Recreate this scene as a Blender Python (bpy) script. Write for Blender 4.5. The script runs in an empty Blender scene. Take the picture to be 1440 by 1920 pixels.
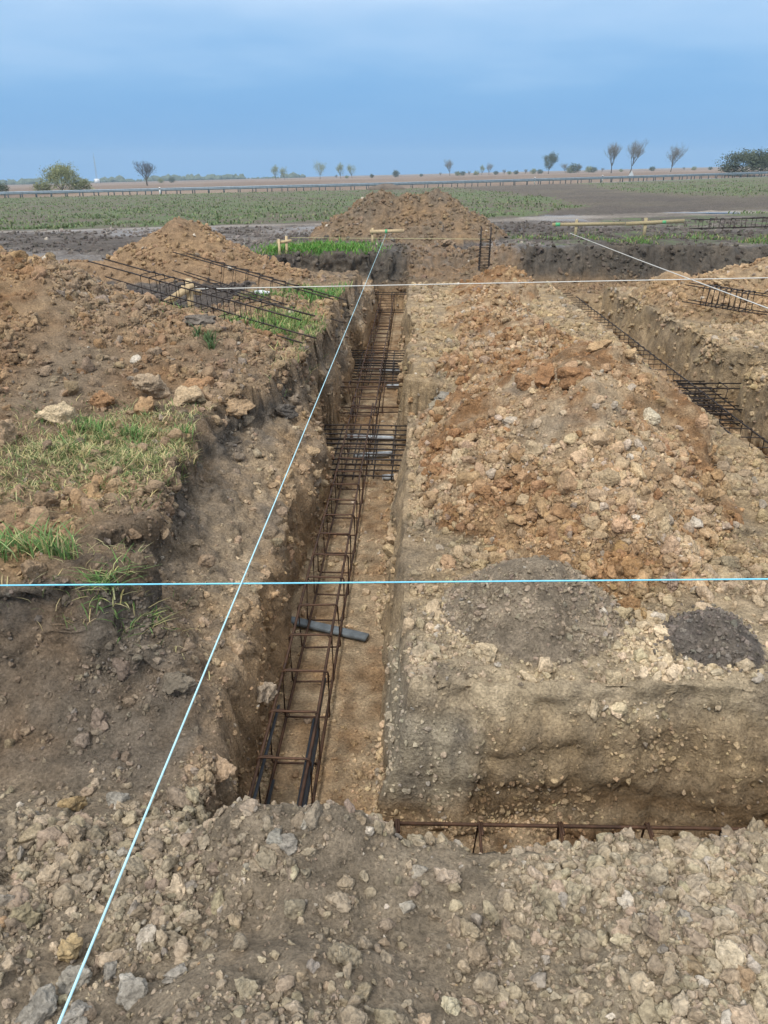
import bpy, math, random
import numpy as np
from math import radians as R, pi
rng = np.random.default_rng(7)
random.seed(7)
SC = bpy.context.scene
COL = SC.collection

# ------------------------------------------------------------------ camera, sky, sun, exposure
cam_d = bpy.data.cameras.new('camera')
cam_d.sensor_fit = 'HORIZONTAL'; cam_d.sensor_width = 36.0; cam_d.lens = 36.0
cam_d.clip_start = 0.02; cam_d.clip_end = 12000
cam = bpy.data.objects.new('camera', cam_d); COL.objects.link(cam)
cam.location = (0, 0, 1.65)
cam.rotation_euler = (R(90 - 23.8), 0, R(2.1))
SC.camera = cam

SUN_EL, SUN_AZ = 50.0, 203.0          # azimuth clockwise from +Y
w = bpy.data.worlds.new('World'); SC.world = w; w.use_nodes = True
nt = w.node_tree; nt.nodes.clear()
def N(t, typ, **kw):
    n = t.nodes.new(typ)
    for k, v in kw.items():
        if k.startswith('i_'):
            n.inputs[int(k[2:]) if k[2:].isdigit() else k[2:]].default_value = v
        else: setattr(n, k, v)
    return n
sky = N(nt, 'ShaderNodeTexSky', sky_type='NISHITA', sun_disc=False)
sky.sun_elevation = R(SUN_EL); sky.sun_rotation = R(SUN_AZ); sky.air_density = 1.2; sky.dust_density = 2.0
tc = N(nt, 'ShaderNodeTexCoord')
sep = N(nt, 'ShaderNodeSeparateXYZ'); nt.links.new(tc.outputs['Generated'], sep.inputs[0])
# cloud sheet: elevation ramp (z of the direction) broken up by soft noise
div = N(nt, 'ShaderNodeMath', operation='ADD', i_1=0.10); nt.links.new(sep.outputs[2], div.inputs[0])
dx = N(nt, 'ShaderNodeMath', operation='DIVIDE'); nt.links.new(sep.outputs[0], dx.inputs[0]); nt.links.new(div.outputs[0], dx.inputs[1])
dy = N(nt, 'ShaderNodeMath', operation='DIVIDE'); nt.links.new(sep.outputs[1], dy.inputs[0]); nt.links.new(div.outputs[0], dy.inputs[1])
cmb = N(nt, 'ShaderNodeCombineXYZ'); nt.links.new(dx.outputs[0], cmb.inputs[0]); nt.links.new(dy.outputs[0], cmb.inputs[1])
cn = N(nt, 'ShaderNodeTexNoise', i_Scale=0.55, i_Detail=4.0, i_Roughness=0.5); nt.links.new(cmb.outputs[0], cn.inputs['Vector'])
mr = N(nt, 'ShaderNodeMapRange', i_1=0.3, i_2=0.7, i_3=-0.035, i_4=0.035); nt.links.new(cn.outputs['Fac'], mr.inputs[0])
za = N(nt, 'ShaderNodeMath', operation='ABSOLUTE'); nt.links.new(sep.outputs[2], za.inputs[0])
zz = N(nt, 'ShaderNodeMath', operation='ADD'); nt.links.new(za.outputs[0], zz.inputs[0])
fade = N(nt, 'ShaderNodeMapRange', i_1=0.0, i_2=0.12, i_3=0.15, i_4=1.0); nt.links.new(za.outputs[0], fade.inputs[0])
mm = N(nt, 'ShaderNodeMath', operation='MULTIPLY'); nt.links.new(mr.outputs[0], mm.inputs[0]); nt.links.new(fade.outputs[0], mm.inputs[1])
nt.links.new(mm.outputs[0], zz.inputs[1])
ramp = N(nt, 'ShaderNodeValToRGB'); nt.links.new(zz.outputs[0], ramp.inputs[0])
cr = ramp.color_ramp; cr.interpolation = 'B_SPLINE'
stops = [(0.0, (.125, .29, .54)), (.03, (.10, .268, .525)), (.085, (.122, .297, .545)), (.125, (.21, .375, .60)), (.18, (.33, .475, .665)),
         (.35, (.66, .73, .84)), (1.0, (1.18, 1.17, 1.15))]
while len(cr.elements) < len(stops): cr.elements.new(.5)
for e, (p, c) in zip(cr.elements, stops): e.position = p; e.color = (*c, 1)
mulc = N(nt, 'ShaderNodeVectorMath', operation='SCALE'); mulc.inputs['Scale'].default_value = 8.2
nt.links.new(ramp.outputs[0], mulc.inputs[0])
mix = N(nt, 'ShaderNodeMix', data_type='RGBA'); mix.inputs[0].default_value = 0.93
nt.links.new(sky.outputs[0], mix.inputs[6]); nt.links.new(mulc.outputs[0], mix.inputs[7])
bg = N(nt, 'ShaderNodeBackground'); bg.inputs[1].default_value = 0.1
nt.links.new(mix.outputs[2], bg.inputs[0])
wo = N(nt, 'ShaderNodeOutputWorld'); nt.links.new(bg.outputs[0], wo.inputs[0])

sd = bpy.data.lights.new('sun', 'SUN'); sd.energy = 1.5; sd.angle = R(10); sd.color = (1, .95, .87)
sun = bpy.data.objects.new('sun', sd); COL.objects.link(sun)
sun.rotation_euler = (R(90 - SUN_EL), 0, R(180 - SUN_AZ))
SC.view_settings.view_transform = 'Standard'; SC.view_settings.look = 'None'
SC.view_settings.exposure = 0.85; SC.view_settings.gamma = 1.0
SC.view_settings.use_curve_mapping = False
SC.cycles.max_bounces = 6; SC.cycles.diffuse_bounces = 3

# ------------------------------------------------------------------ helpers
def tag(o, label=None, cat=None, group=None, kind=None):
    if label: o['label'] = label
    if cat: o['category'] = cat
    if group: o['group'] = group
    if kind: o['kind'] = kind
    return o
def link(name, data, mat=None, parent=None, **kw):
    o = bpy.data.objects.new(name, data); COL.objects.link(o)
    if mat and data and not data.materials: data.materials.append(mat)
    if parent: o.parent = parent
    return tag(o, **kw)
def empty(name, loc=(0, 0, 0), **kw):
    o = bpy.data.objects.new(name, None); COL.objects.link(o); o.location = loc
    o.empty_display_size = .1
    return tag(o, **kw)
def mesh_np(name, V, F, smooth=True, attrs=None):
    V = np.asarray(V, np.float32); F = np.asarray(F, np.int32); k = F.shape[1]
    me = bpy.data.meshes.new(name)
    me.vertices.add(len(V)); me.vertices.foreach_set('co', V.ravel())
    me.loops.add(F.size); me.loops.foreach_set('vertex_index', F.ravel())
    me.polygons.add(len(F)); me.polygons.foreach_set('loop_start', np.arange(0, F.size, k, dtype=np.int32))
    if smooth: me.polygons.foreach_set('use_smooth', np.ones(len(F), bool))
    me.update(calc_edges=True)
    for n, (typ, arr) in (attrs or {}).items():
        a = me.attributes.new(n, typ, 'POINT'); arr = np.asarray(arr, np.float32)
        if typ == 'FLOAT_COLOR':
            if arr.shape[1] == 3: arr = np.c_[arr, np.ones(len(arr), np.float32)]
            a.data.foreach_set('color', arr.ravel())
        elif typ == 'FLOAT_VECTOR': a.data.foreach_set('vector', arr.ravel())
        else: a.data.foreach_set('value', arr.ravel())
    return me
class MB:
    """collects quads"""
    def __init__(s): s.v = []; s.f = []; s.n = 0
    def add(s, V, F):
        V = np.asarray(V, float); F = np.asarray(F, int)
        s.v.append(V); s.f.append(F + s.n); s.n += len(V); return s
    def tube(s, P, r, sides=6, closed=False, cap=True):
        P = np.asarray(P, float); n = len(P)
        r = np.broadcast_to(np.asarray(r, float), (n,))
        T = np.roll(P, -1, 0) - np.roll(P, 1, 0)
        if not closed: T[0] = P[1] - P[0]; T[-1] = P[-1] - P[-2]
        T /= np.linalg.norm(T, axis=1)[:, None] + 1e-12
        ref = np.array([0, 0, 1.]) if abs(T[:, 2]).mean() < .8 else np.array([1., 0, 0])
        U = np.cross(T, ref); U /= np.linalg.norm(U, axis=1)[:, None] + 1e-9
        W = np.cross(T, U)
        a = np.arange(sides) / sides * 2 * pi
        V = P[:, None] + r[:, None, None] * (np.cos(a)[None, :, None] * U[:, None] + np.sin(a)[None, :, None] * W[:, None])
        V = V.reshape(-1, 3); F = []
        for i in range(n if closed else n - 1):
            j = (i + 1) % n
            for k in range(sides):
                l = (k + 1) % sides
                F.append((i * sides + k, i * sides + l, j * sides + l, j * sides + k))
        if not closed and cap and sides in (4, 6):
            for b in (0, (n - 1) * sides):
                if sides == 4: F.append((b, b + 1, b + 2, b + 3))
                else: F += [(b, b + 1, b + 2, b + 3), (b, b + 3, b + 4, b + 5)]
        return s.add(V, F)
    def box(s, c, d, rz=0, rx=0, jit=0):
        V = np.array([(x, y, z) for x in (-.5, .5) for y in (-.5, .5) for z in (-.5, .5)]) * np.array(d)
        V += np.random.default_rng(s.n + 1).normal(0, 1, V.shape) * jit
        V = V @ rot(rx, 'x').T @ rot(rz, 'z').T + np.array(c)
        return s.add(V, [(0, 1, 3, 2), (4, 6, 7, 5), (0, 4, 5, 1), (2, 3, 7, 6), (0, 2, 6, 4), (1, 5, 7, 3)])
    def mesh(s, name, smooth=True):
        return mesh_np(name, np.concatenate(s.v), np.concatenate(s.f), smooth)
def rot(a, ax):
    c, s = math.cos(a), math.sin(a)
    return {'x': np.array([[1, 0, 0], [0, c, -s], [0, s, c]]), 'y': np.array([[c, 0, s], [0, 1, 0], [-s, 0, c]]),
            'z': np.array([[c, -s, 0], [s, c, 0], [0, 0, 1]])}[ax]
def S(a, b, x):
    t = np.clip((x - a) / (b - a), 0, 1); return t * t * (3 - 2 * t)
def _h(ix, iy, iz, seed):
    M = np.uint32
    h = (ix.astype(np.int64) * 374761393 + iy.astype(np.int64) * 668265263 + iz.astype(np.int64) * 1274126177 + seed * 974634777).astype(np.uint64).astype(M)
    h ^= h >> M(13); h *= M(1274126177); h ^= h >> M(16); h *= M(2246822519); h ^= h >> M(13)
    return h.astype(np.float32) / np.float32(4294967295.0)
def noise(P, f, seed=0):
    """value noise in [-1,1] on Nx3 points"""
    if not hasattr(f, '__len__'): f = (f, f, f)
    q = P * np.asarray(f, np.float32); i = np.floor(q); t = (q - i).astype(np.float32); i = i.astype(np.int64)
    t = t * t * t * (t * (t * 6 - 15) + 10)
    r = 0
    for a in (0, 1):
        wx = t[:, 0] if a else 1 - t[:, 0]
        for b in (0, 1):
            wy = wx * (t[:, 1] if b else 1 - t[:, 1])
            for c in (0, 1):
                r = r + wy * (t[:, 2] if c else 1 - t[:, 2]) * _h(i[:, 0] + a, i[:, 1] + b, i[:, 2] + c, seed)
    return r * 2 - 1
def fbm(P, f, oct=3, seed=0, gain=.5):
    r = 0; a = 1.; k = 0
    for o in range(oct):
        m = 2.03 ** o
        ff = f * m if not hasattr(f, '__len__') else tuple(x * m for x in f)
        r = r + a * noise(P, ff, seed + o * 17); k += a; a *= gain
    return r / k
def worley(P, f, seed=0):
    q = P * f; i = np.floor(q).astype(np.int64); best = np.full(len(P), 9., np.float32)
    for a in (-1, 0, 1):
        for b in (-1, 0, 1):
            for c in (-1, 0, 1):
                x, y, z = i[:, 0] + a, i[:, 1] + b, i[:, 2] + c
                d = (x + _h(x, y, z, seed) - q[:, 0]) ** 2 + (y + _h(x, y, z, seed + 5) - q[:, 1]) ** 2 + (z + _h(x, y, z, seed + 9) - q[:, 2]) ** 2
                best = np.minimum(best, d.astype(np.float32))
    return np.sqrt(best)

# ------------------------------------------------------------------ materials
def new_mat(name):
    m = bpy.data.materials.new(name); m.use_nodes = True; t = m.node_tree
    b = t.nodes['Principled BSDF']; b.inputs['Specular IOR Level'].default_value = .2
    return m, t, b
def soil_mat(name, src):
    m, t, b = new_mat(name); L = t.links.new
    tcn = N(t, 'ShaderNodeTexCoord')
    if src == 'attr':
        a = N(t, 'ShaderNodeAttribute', attribute_name='Col'); colo = a.outputs['Color']
        vec = N(t, 'ShaderNodeNewGeometry').outputs['Position']
    elif src == 'inst':
        a = N(t, 'ShaderNodeAttribute', attribute_name='ccol', attribute_type='INSTANCER'); colo = a.outputs['Color']
        vec = N(t, 'ShaderNodeNewGeometry').outputs['Position']
    else:
        a = N(t, 'ShaderNodeObjectInfo'); colo = a.outputs['Color']
        vec = N(t, 'ShaderNodeNewGeometry').outputs['Position']
    n1 = N(t, 'ShaderNodeTexNoise', i_Scale=9.0, i_Detail=6.0, i_Roughness=.62); L(vec, n1.inputs['Vector'])
    n2 = N(t, 'ShaderNodeTexNoise', i_Scale=70.0, i_Detail=4.0, i_Roughness=.65); L(vec, n2.inputs['Vector'])
    v1 = N(t, 'ShaderNodeTexVoronoi', i_Scale=55.0); L(vec, v1.inputs['Vector'])
    v1.inputs['Randomness'].default_value = 1
    mr1 = N(t, 'ShaderNodeMapRange', i_1=.3, i_2=.7, i_3=.62, i_4=1.36); L(n1.outputs['Fac'], mr1.inputs[0])
    mr2 = N(t, 'ShaderNodeMapRange', i_1=.28, i_2=.72, i_3=.62, i_4=1.38); L(n2.outputs['Fac'], mr2.inputs[0])
    mu = N(t, 'ShaderNodeMath', operation='MULTIPLY'); L(mr1.outputs[0], mu.inputs[0]); L(mr2.outputs[0], mu.inputs[1])
    sc = N(t, 'ShaderNodeVectorMath', operation='SCALE'); L(colo, sc.inputs[0]); L(mu.outputs[0], sc.inputs['Scale'])
    # pale grit speckle
    sp = N(t, 'ShaderNodeMapRange', i_1=.80, i_2=.84, i_3=0., i_4=.55)
    sx = N(t, 'ShaderNodeSeparateColor'); L(v1.outputs['Color'], sx.inputs[0]); L(sx.outputs[0], sp.inputs[0])
    dd = N(t, 'ShaderNodeMapRange', i_1=.25, i_2=.45, i_3=1., i_4=0.); L(v1.outputs['Distance'], dd.inputs[0])
    sm = N(t, 'ShaderNodeMath', operation='MULTIPLY'); L(sp.outputs[0], sm.inputs[0]); L(dd.outputs[0], sm.inputs[1])
    br = N(t, 'ShaderNodeVectorMath', operation='MULTIPLY_ADD'); L(sc.outputs[0], br.inputs[0])
    br.inputs[1].default_value = (1.35, 1.35, 1.38); br.inputs[2].default_value = (.035, .033, .03)
    mx = N(t, 'ShaderNodeMix', data_type='RGBA'); L(sm.outputs[0], mx.inputs[0]); L(sc.outputs[0], mx.inputs[6]); L(br.outputs[0], mx.inputs[7])
    last = mx.outputs[2]
    if src == 'attr':
        ve = N(t, 'ShaderNodeAttribute', attribute_name='veg')
        g1 = N(t, 'ShaderNodeTexNoise', i_Scale=1.1, i_Detail=6.0, i_Roughness=.7); L(vec, g1.inputs['Vector'])
        th = N(t, 'ShaderNodeMath', operation='ADD'); L(g1.outputs['Fac'], th.inputs[0]); L(ve.outputs['Fac'], th.inputs[1])
        tr = N(t, 'ShaderNodeMapRange', i_1=.97, i_2=1.12, i_3=0., i_4=1.); L(th.outputs[0], tr.inputs[0])
        gr = N(t, 'ShaderNodeMix', data_type='RGBA'); gr.inputs[6].default_value = (.085, .115, .058, 1); gr.inputs[7].default_value = (.145, .18, .09, 1)
        L(n1.outputs['Fac'], gr.inputs[0])
        mg = N(t, 'ShaderNodeMix', data_type='RGBA'); L(tr.outputs[0], mg.inputs[0]); L(last, mg.inputs[6]); L(gr.outputs[2], mg.inputs[7])
        last = mg.outputs[2]
        wet = N(t, 'ShaderNodeAttribute', attribute_name='wet')
        rr = N(t, 'ShaderNodeMapRange', i_1=0., i_2=1., i_3=.95, i_4=.32); L(wet.outputs['Fac'], rr.inputs[0]); L(rr.outputs[0], b.inputs['Roughness'])
    else:
        b.inputs['Roughness'].default_value = .95
    L(last, b.inputs['Base Color'])
    b1 = N(t, 'ShaderNodeBump', i_Strength=.6, i_Distance=.014); 
    inv = N(t, 'ShaderNodeMath', operation='SUBTRACT', i_0=1.0); L(v1.outputs['Distance'], inv.inputs[1])
    L(inv.outputs[0], b1.inputs['Height'])
    b2 = N(t, 'ShaderNodeBump', i_Strength=.7, i_Distance=.016); L(n1.outputs['Fac'], b2.inputs['Height']); L(b1.outputs[0], b2.inputs['Normal'])
    b3 = N(t, 'ShaderNodeBump', i_Strength=.9, i_Distance=.01); L(n2.outputs['Fac'], b3.inputs['Height']); L(b2.outputs[0], b3.inputs['Normal'])
    if src == 'attr':
        n4 = N(t, 'ShaderNodeTexNoise', i_Scale=26.0, i_Detail=7.0, i_Roughness=.72); L(vec, n4.inputs['Vector'])
        b4 = N(t, 'ShaderNodeBump', i_Strength=.9, i_Distance=.05); L(n4.outputs['Fac'], b4.inputs['Height']); L(b3.outputs[0], b4.inputs['Normal'])
        L(b4.outputs[0], b.inputs['Normal'])
    else: L(b3.outputs[0], b.inputs['Normal'])
    return m
M_SOIL = soil_mat('soil', 'attr'); M_CLOD = soil_mat('clod_soil', 'inst'); M_CLODO = soil_mat('clod_soil_single', 'obj')
def plain(name, c, rough=.7, var=.25, scale=20., metal=0., bump=0., c2=None, coord='Object'):
    m, t, b = new_mat(name); L = t.links.new
    tcn = N(t, 'ShaderNodeTexCoord'); n = N(t, 'ShaderNodeTexNoise', i_Scale=scale, i_Detail=5.0, i_Roughness=.6); L(tcn.outputs[coord], n.inputs['Vector'])
    mr_ = N(t, 'ShaderNodeMapRange', i_1=.3, i_2=.7, i_3=0., i_4=1.); L(n.outputs['Fac'], mr_.inputs[0])
    mx = N(t, 'ShaderNodeMix', data_type='RGBA'); L(mr_.outputs[0], mx.inputs[0])
    c2 = c2 or tuple(x * (1 + var) for x in c)
    mx.inputs[6].default_value = (*[x * (1 - var) for x in c], 1); mx.inputs[7].default_value = (*c2, 1)
    L(mx.outputs[2], b.inputs['Base Color']); b.inputs['Roughness'].default_value = rough; b.inputs['Metallic'].default_value = metal
    if bump:
        bu = N(t, 'ShaderNodeBump', i_Strength=.6, i_Distance=bump); L(n.outputs['Fac'], bu.inputs['Height']); L(bu.outputs[0], b.inputs['Normal'])
    return m
M_REBAR = plain('rusty_steel', (.042, .027, .021), .55, .35, 14, .35, .001, (.115, .062, .038))
M_REBARD = plain('dark_steel', (.026, .023, .022), .5, .3, 14, .4, .001, (.06, .045, .038))
M_STEELB = plain('fresh_steel', (.055, .065, .08), .4, .2, 14, .6, .001)
M_WOOD = plain('raw_wood', (.50, .39, .24), .8, .18, 30, 0, .001)
M_WOODD = plain('weathered_wood', (.36, .30, .18), .8, .2, 20, 0, .001)
M_GREENP = plain('green_spray_paint', (.12, .42, .20), .6, .1)
M_BLUE = plain('blue_string', (.20, .60, .78), .6, .1, 60)
M_WHITE = plain('white_string', (.60, .60, .57), .6, .12, 60)
M_PALEB = plain('pale_string', (.42, .68, .76), .6, .12, 60)
M_YELL = plain('yellowish_string', (.48, .46, .26), .7, .12, 60)
M_SPACER = plain('grey_concrete_spacer', (.13, .15, .165), .75, .25, 30, 0, .002)
M_SPACERP = plain('pale_spacer', (.42, .46, .50), .6, .25, 30, 0, .001)
M_PLAST = plain('crumpled_white_plastic', (.55, .57, .60), .5, .2, 12, 0, .006)
M_ROAD = plain('wet_asphalt', (.13, .15, .17), .2, .2, 1.5)
M_RAIL = plain('galvanised_steel', (.21, .26, .31), .5, .2, 3, .1)
M_RAILP = plain('steel_post', (.15, .175, .20), .5, .2, 3, .4)
M_LINE = plain('white_road_paint', (.72, .74, .75), .6, .08, 2)
M_BARK = plain('bark', (.085, .075, .062), .9, .25, 3)
M_TWIG = plain('twigs', (.17, .16, .135), .9, .25, 1)  # lightened so the far crowns carry some haze in their colour
M_TWIGD = plain('dark_twigs', (.075, .068, .06), .9, .25, 1)  # dark tone also lifted a little, haze put into the colour
M_LEAFP = plain('pale_spring_leaves', (.235, .255, .125), .8, .3, .8)
M_LEAFD = plain('dull_green_leaves', (.10, .12, .075), .8, .3, .8)
M_WATER, _t, _b = new_mat('puddle_water'); _b.inputs['Base Color'].default_value = (.05, .045, .04, 1); _b.inputs['Roughness'].default_value = .06
_b.inputs['Specular IOR Level'].default_value = .6
def grass_mat():
    m, t, b = new_mat('grass'); a = N(t, 'ShaderNodeAttribute', attribute_name='Col')
    t.links.new(a.outputs['Color'], b.inputs['Base Color']); b.inputs['Roughness'].default_value = .6
    tr = N(t, 'ShaderNodeBsdfTranslucent'); t.links.new(a.outputs['Color'], tr.inputs[0])
    ms = N(t, 'ShaderNodeMixShader', i_0=.3); t.links.new(b.outputs[0], ms.inputs[1]); t.links.new(tr.outputs[0], ms.inputs[2])
    t.links.new(ms.outputs[0], t.nodes['Material Output'].inputs[0]); return m
M_GRASS = grass_mat()

# ------------------------------------------------------------------ terrain
def seg(a, b, step): return np.linspace(a, b, max(2, int(round((b - a) / step)) + 1))[:-1]
def geo(a, b, st, ratio):
    out = []; x = a
    while x < b: out.append(x); x += st; st *= ratio
    return np.array(out + [b])
xr = geo(9., 1300., .09, 1.065)[1:]
xl = np.concatenate([-geo(7., 1300., .06, 1.065)[::-1], seg(-7, -3.2, .05)[1:], seg(-3.2, -1.5, .024), seg(-1.5, -.9, .014), seg(-.9, -.77, .0038),
    seg(-.77, -.17, .022), seg(-.17, -.02, .0042), seg(-.02, .5, .016), seg(.5, 2.2, .022), seg(2.2, 2.76, .035), seg(2.76, 2.92, .01),
    seg(2.92, 3.92, .06), seg(3.92, 4.08, .01), seg(4.08, 6.5, .045), seg(6.5, 9.0001, .08), xr])
yb = [-60, -30, -15, -8, -4, -2, -1, -.5, 0., .2, .35, .5]
yl = list(yb) + list(seg(.6, .95, .03)) + list(seg(.95, 2.72, .0145)) + list(seg(2.72, 2.92, .0042)) + list(seg(2.92, 3.4, .0155))
y = 3.4
walls = [(6.95, 7.08), (8.25, 8.4), (8.5, 8.62), (9.2, 9.34), (10.0, 10.14), (10.6, 10.7), (12.2, 12.34), (17.55, 17.8)]
while y < 20.5:
    yl.append(y); inw = any(a <= y < b for a, b in walls)
    y += .012 if inw else y * .0054
while y < 130: yl.append(y); y += y * .011
while y < 1590: yl.append(y); y += y * .05
yl = np.array(yl + [1600.])
X, Y = np.meshgrid(xl, yl); nx, ny = len(xl), len(yl)
X = X.ravel(); Y = Y.ravel(); Z0 = np.zeros_like(X)
P2 = np.stack([X, Y, Z0], 1).astype(np.float32)
nA = fbm(P2, .9, 3, 3); nB = fbm(P2, 2.6, 3, 11); nC = fbm(P2, 7., 2, 23)
TILT = .022
FLOOR = -1.2
def interp(x, xs, zs): return np.interp(x, xs, zs)
# plateau: original ground 0 on the left, stripped platform on the right
plat = np.where(X < -.5, 0.03 * nA, -.45 + .05 * nA)
# front slope of the left bank, towards the camera
zf = interp(Y + .13 * nB + .06 * nA, [1.9, 2.1, 2.3, 2.6, 2.84, 2.97, 3.10], [-.46, -.50, -.60, -.57, -.42, -.08, 0.])
plat = np.where(X < -.5, np.minimum(plat, zf), plat)
# left: stripped strip beside the far trench
st = S(-3.2, -2.8, X) * S(14.6, 15.3, Y) * (1 - S(17.5, 17.85, Y + .12 * nB))
plat = plat - np.where(X < -.5, st * .5, 0)
# far dark bank on the right and end of the platform
foot = np.interp(X, [-1, 0, 1.5, 3, 20], [17.9, 18.2, 18.6, 19.2, 19.6]); wid = np.interp(X, [-1, 0, 1.2, 2.5], [.3, .8, 2.2, .75])
up = S(0, 1, (Y - foot + .2 * nB) / wid)
lowr = -.45 - .33 * S(16.2, 17.4, Y) * S(1.8, 2.8, X)
plat = np.where(X >= -.5, np.where(Y > 12, lowr + .05 * nA, plat) * (1 - up), plat)
# right outer limit of the dig
edge_r = S(11., 12., X)
plat = np.where(X > 5, plat * (1 - edge_r), plat)
# trenches
def wall_soft(d, top=-.5): return interp(d, [-9, 0, .05, .10, .22, .5, 60], [FLOOR, FLOOR, -.86, top - .04, top + .10, top + .42, 60])
def wall_crisp(d, top=-.5): return interp(d, [-9, 0, .04, .085, .12, .4, 60], [FLOOR, FLOOR, -.86, top - .02, top + .16, top + .7, 60])
for wall in (wall_soft, wall_crisp):
    xe = np.interp(Y, [2.2, 3, 5.5, 6.6, 7.3, 9, 12, 17], [-1.24, -1.38, -1.52, -1.34, -1.08, -1.05, -1.02, -1.0]) + .15 * nB + .07 * nC
    xfl = -.80 - .17 * S(7.0, 7.06, Y) * (1 - S(8.28, 8.36, Y)) - .16 * S(10.62, 10.68, Y) * (1 - S(12.22, 12.3, Y)) - .1 * S(8.52, 8.6, Y) * (1 - S(10.0, 10.1, Y))
    dl = xfl - X                                   # distance left of the floor edge
    sl = np.clip((dl - .07) / np.maximum(xfl - .07 - xe, .05), 0, 1.0)
    mL = np.where(dl < 0, FLOOR, np.where(dl < .07, FLOOR + .62 * S(-.3, 1, np.clip(dl / .07, 0, 1)) , -.58 + .30 * np.clip(sl / .86, 0, 1) ** .9 + .28 * S(.86, 1., sl)))
    mL = np.where(dl > 0, mL, FLOOR); mL = np.where(sl >= 1, 5, mL)
    xfr = -.14 + .10 * S(10.62, 10.68, Y) * (1 - S(12.22, 12.3, Y)) + .44 * S(7.0, 7.1, Y) * (1 - S(8.28, 8.36, Y)) + .05 * S(8.55, 8.62, Y) * (1 - S(9.95, 10.08, Y)) - .05 * S(12.4, 13, Y)
    ch = .30 * np.clip(1 - (Y - 2.9) / .75, 0, 1) ** 1.5       # the near corner of the right bank is broken off
    dr = X - xfr
    chn = np.clip(1 - (Y + .15 * nB - 2.8) / .9, 0, 1)
    mR = wall(dr / (1 + .9 * chn))
    end = wall(np.maximum(17.55 * 0 + Y - 17.55, 0) * .55, -.5)
    main = np.maximum(np.where(X < -.47, mL, mR), np.where(Y > 17.55, end, -9))
    front = np.where(X > -.95, np.where(Y > 2.5, wall(Y - 2.76, -.52), wall(2.04 - Y, -.40)), 9)
    front = np.where(X < -.5, np.maximum(front, np.where(dl > 0, wall(dl * 1.2, -.5), FLOOR)), front)
    main = np.where(Y < 2.5, np.maximum(main, front), main)
    sec = np.where(X > 3.4, wall(X - 3.94), wall(2.90 - X)); sec = np.maximum(sec, np.where(Y > 17.4, wall(Y - 17.4), -9)); sec = np.where(Y < 2.0, 9, sec)
    crs = np.where(Y > 9.7, wall(Y - 10.02), wall(9.32 - Y)); crs = np.where(X < 3.4, 9, crs)
    far = np.where(Y > 17.0, wall((Y - 17.4) * .8), wall(16.7 - Y)); far = np.where((X > -.47), far, 9)
    T = np.minimum.reduce([main, front, sec, crs, far])
    if wall is wall_soft: Tsoft = T
base = np.minimum(plat, T)
# foreground lip the camera stands on
lip = np.interp(X, [-6, -1.6, -1.0, -.75, -.55, -.3, 0, .18, .32, .48, .72, .95, 1.3, 2.5, 9],
                [-.40, -.42, -.50, -.50, -.37, -.35, -.40, -.46, -.55, -.48, -.385, -.435, -.45, -.45, -.4]) + .04 * nB
fore = np.where(Y < 2.6, lip - 1.5 * np.clip(Y - 1.98 - .05 * nB, 0, 9) + .10 * S(1.75, .9, Y), -9)
fore = fore + (.08 * np.exp(-((X - .95) / .42) ** 2 - ((Y - 1.5) / .22) ** 2) - .10 * np.exp(-((X - .15) / .28) ** 2 - ((Y - 1.66) / .2) ** 2) - .07 * np.exp(-((X + .55) / .3) ** 2 - ((Y - 1.62) / .16) ** 2) + .05 * np.exp(-((X + .4) / .25) ** 2 - ((Y - 1.9) / .12) ** 2))
fore = fore + .05 * S(-.2, -1.2, X) * S(1.8, 1.2, Y)
base = np.maximum(base, fore)
base = np.where(Y < .9, np.maximum(base, -.3), base)
far_t = S(17, 32, Y)
tilt = TILT * X * far_t * (1 - .0) 
# heaps
def cone(cx, cy, zc, sx, sy, k=.12):
    r = np.sqrt(((X - cx) / sx) ** 2 + ((Y - cy) / sy) ** 2); return zc + k - np.sqrt(k * k + r * r)
heaps = []
def heap(name, label, z): heaps.append((name, label, z))
lcz = np.interp(X, [-9, -6, -4.17, -3.5, -3.1, -2.45, -1.8, -1.35, -1.1], [1.25, 1.2, .92, .70, .54, .33, .23, .06, -.12])
yc = np.interp(X, [-6, -3, -1.5], [8.3, 7.9, 7.7]); tn_ = (yc - Y) / np.interp(X, [-4, -2.5, -1.2], [4.2, 2.9, 1.7]); tf_ = (Y - yc) / np.interp(X, [-4.5, -2.5, -1.2], [2.1, 1.3, 1.1])
pr = 1 - np.where(tn_ > 0, np.clip(tn_, 0, 3) ** 1.25, np.clip(tf_, 0, 3) ** 1.4)
lh = (lcz + .12) * pr - .12 + (.07 * nA + .07 * nB) * np.clip(pr + .4, 0, 1) - 1.2 * np.clip(-pr, 0, 2) - 3 * np.clip(X + 1.12 - .1 * nB, 0, 9)
heap('spoil_heap', 'long brown heap of loose clods along the left side of the trench', lh)
sp = [(1.2, 3.6, -.42), (1.25, 4.3, -.12), (1.3, 5.1, .08), (1.25, 5.9, .26), (1.65, 6.3, .33), (1.35, 7.0, .18), (1.05, 8.0, -.12), (1.3, 9.3, -.05), (1.55, 10.3, -.12), (1.0, 11.5, -.24), (1.4, 13, -.15), (1.2, 14, -.25), (1.75, 15, .02), (1.55, 16.2, -.2)]
rz = np.full_like(X, -9.)
for (ax, ay, az), (bx, by, bz) in zip(sp[:-1], sp[1:]):
    L2 = (bx - ax) ** 2 + (by - ay) ** 2; t = np.clip(((X - ax) * (bx - ax) + (Y - ay) * (by - ay)) / L2, 0, 1)
    qx = X - ax - t * (bx - ax); d = np.hypot(qx, Y - ay - t * (by - ay)); slope = np.where(qx < 0, .46, .58)
    rz = np.maximum(rz, az + t * (bz - az) + .05 - np.sqrt(.0025 + (slope * d) ** 2))
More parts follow.
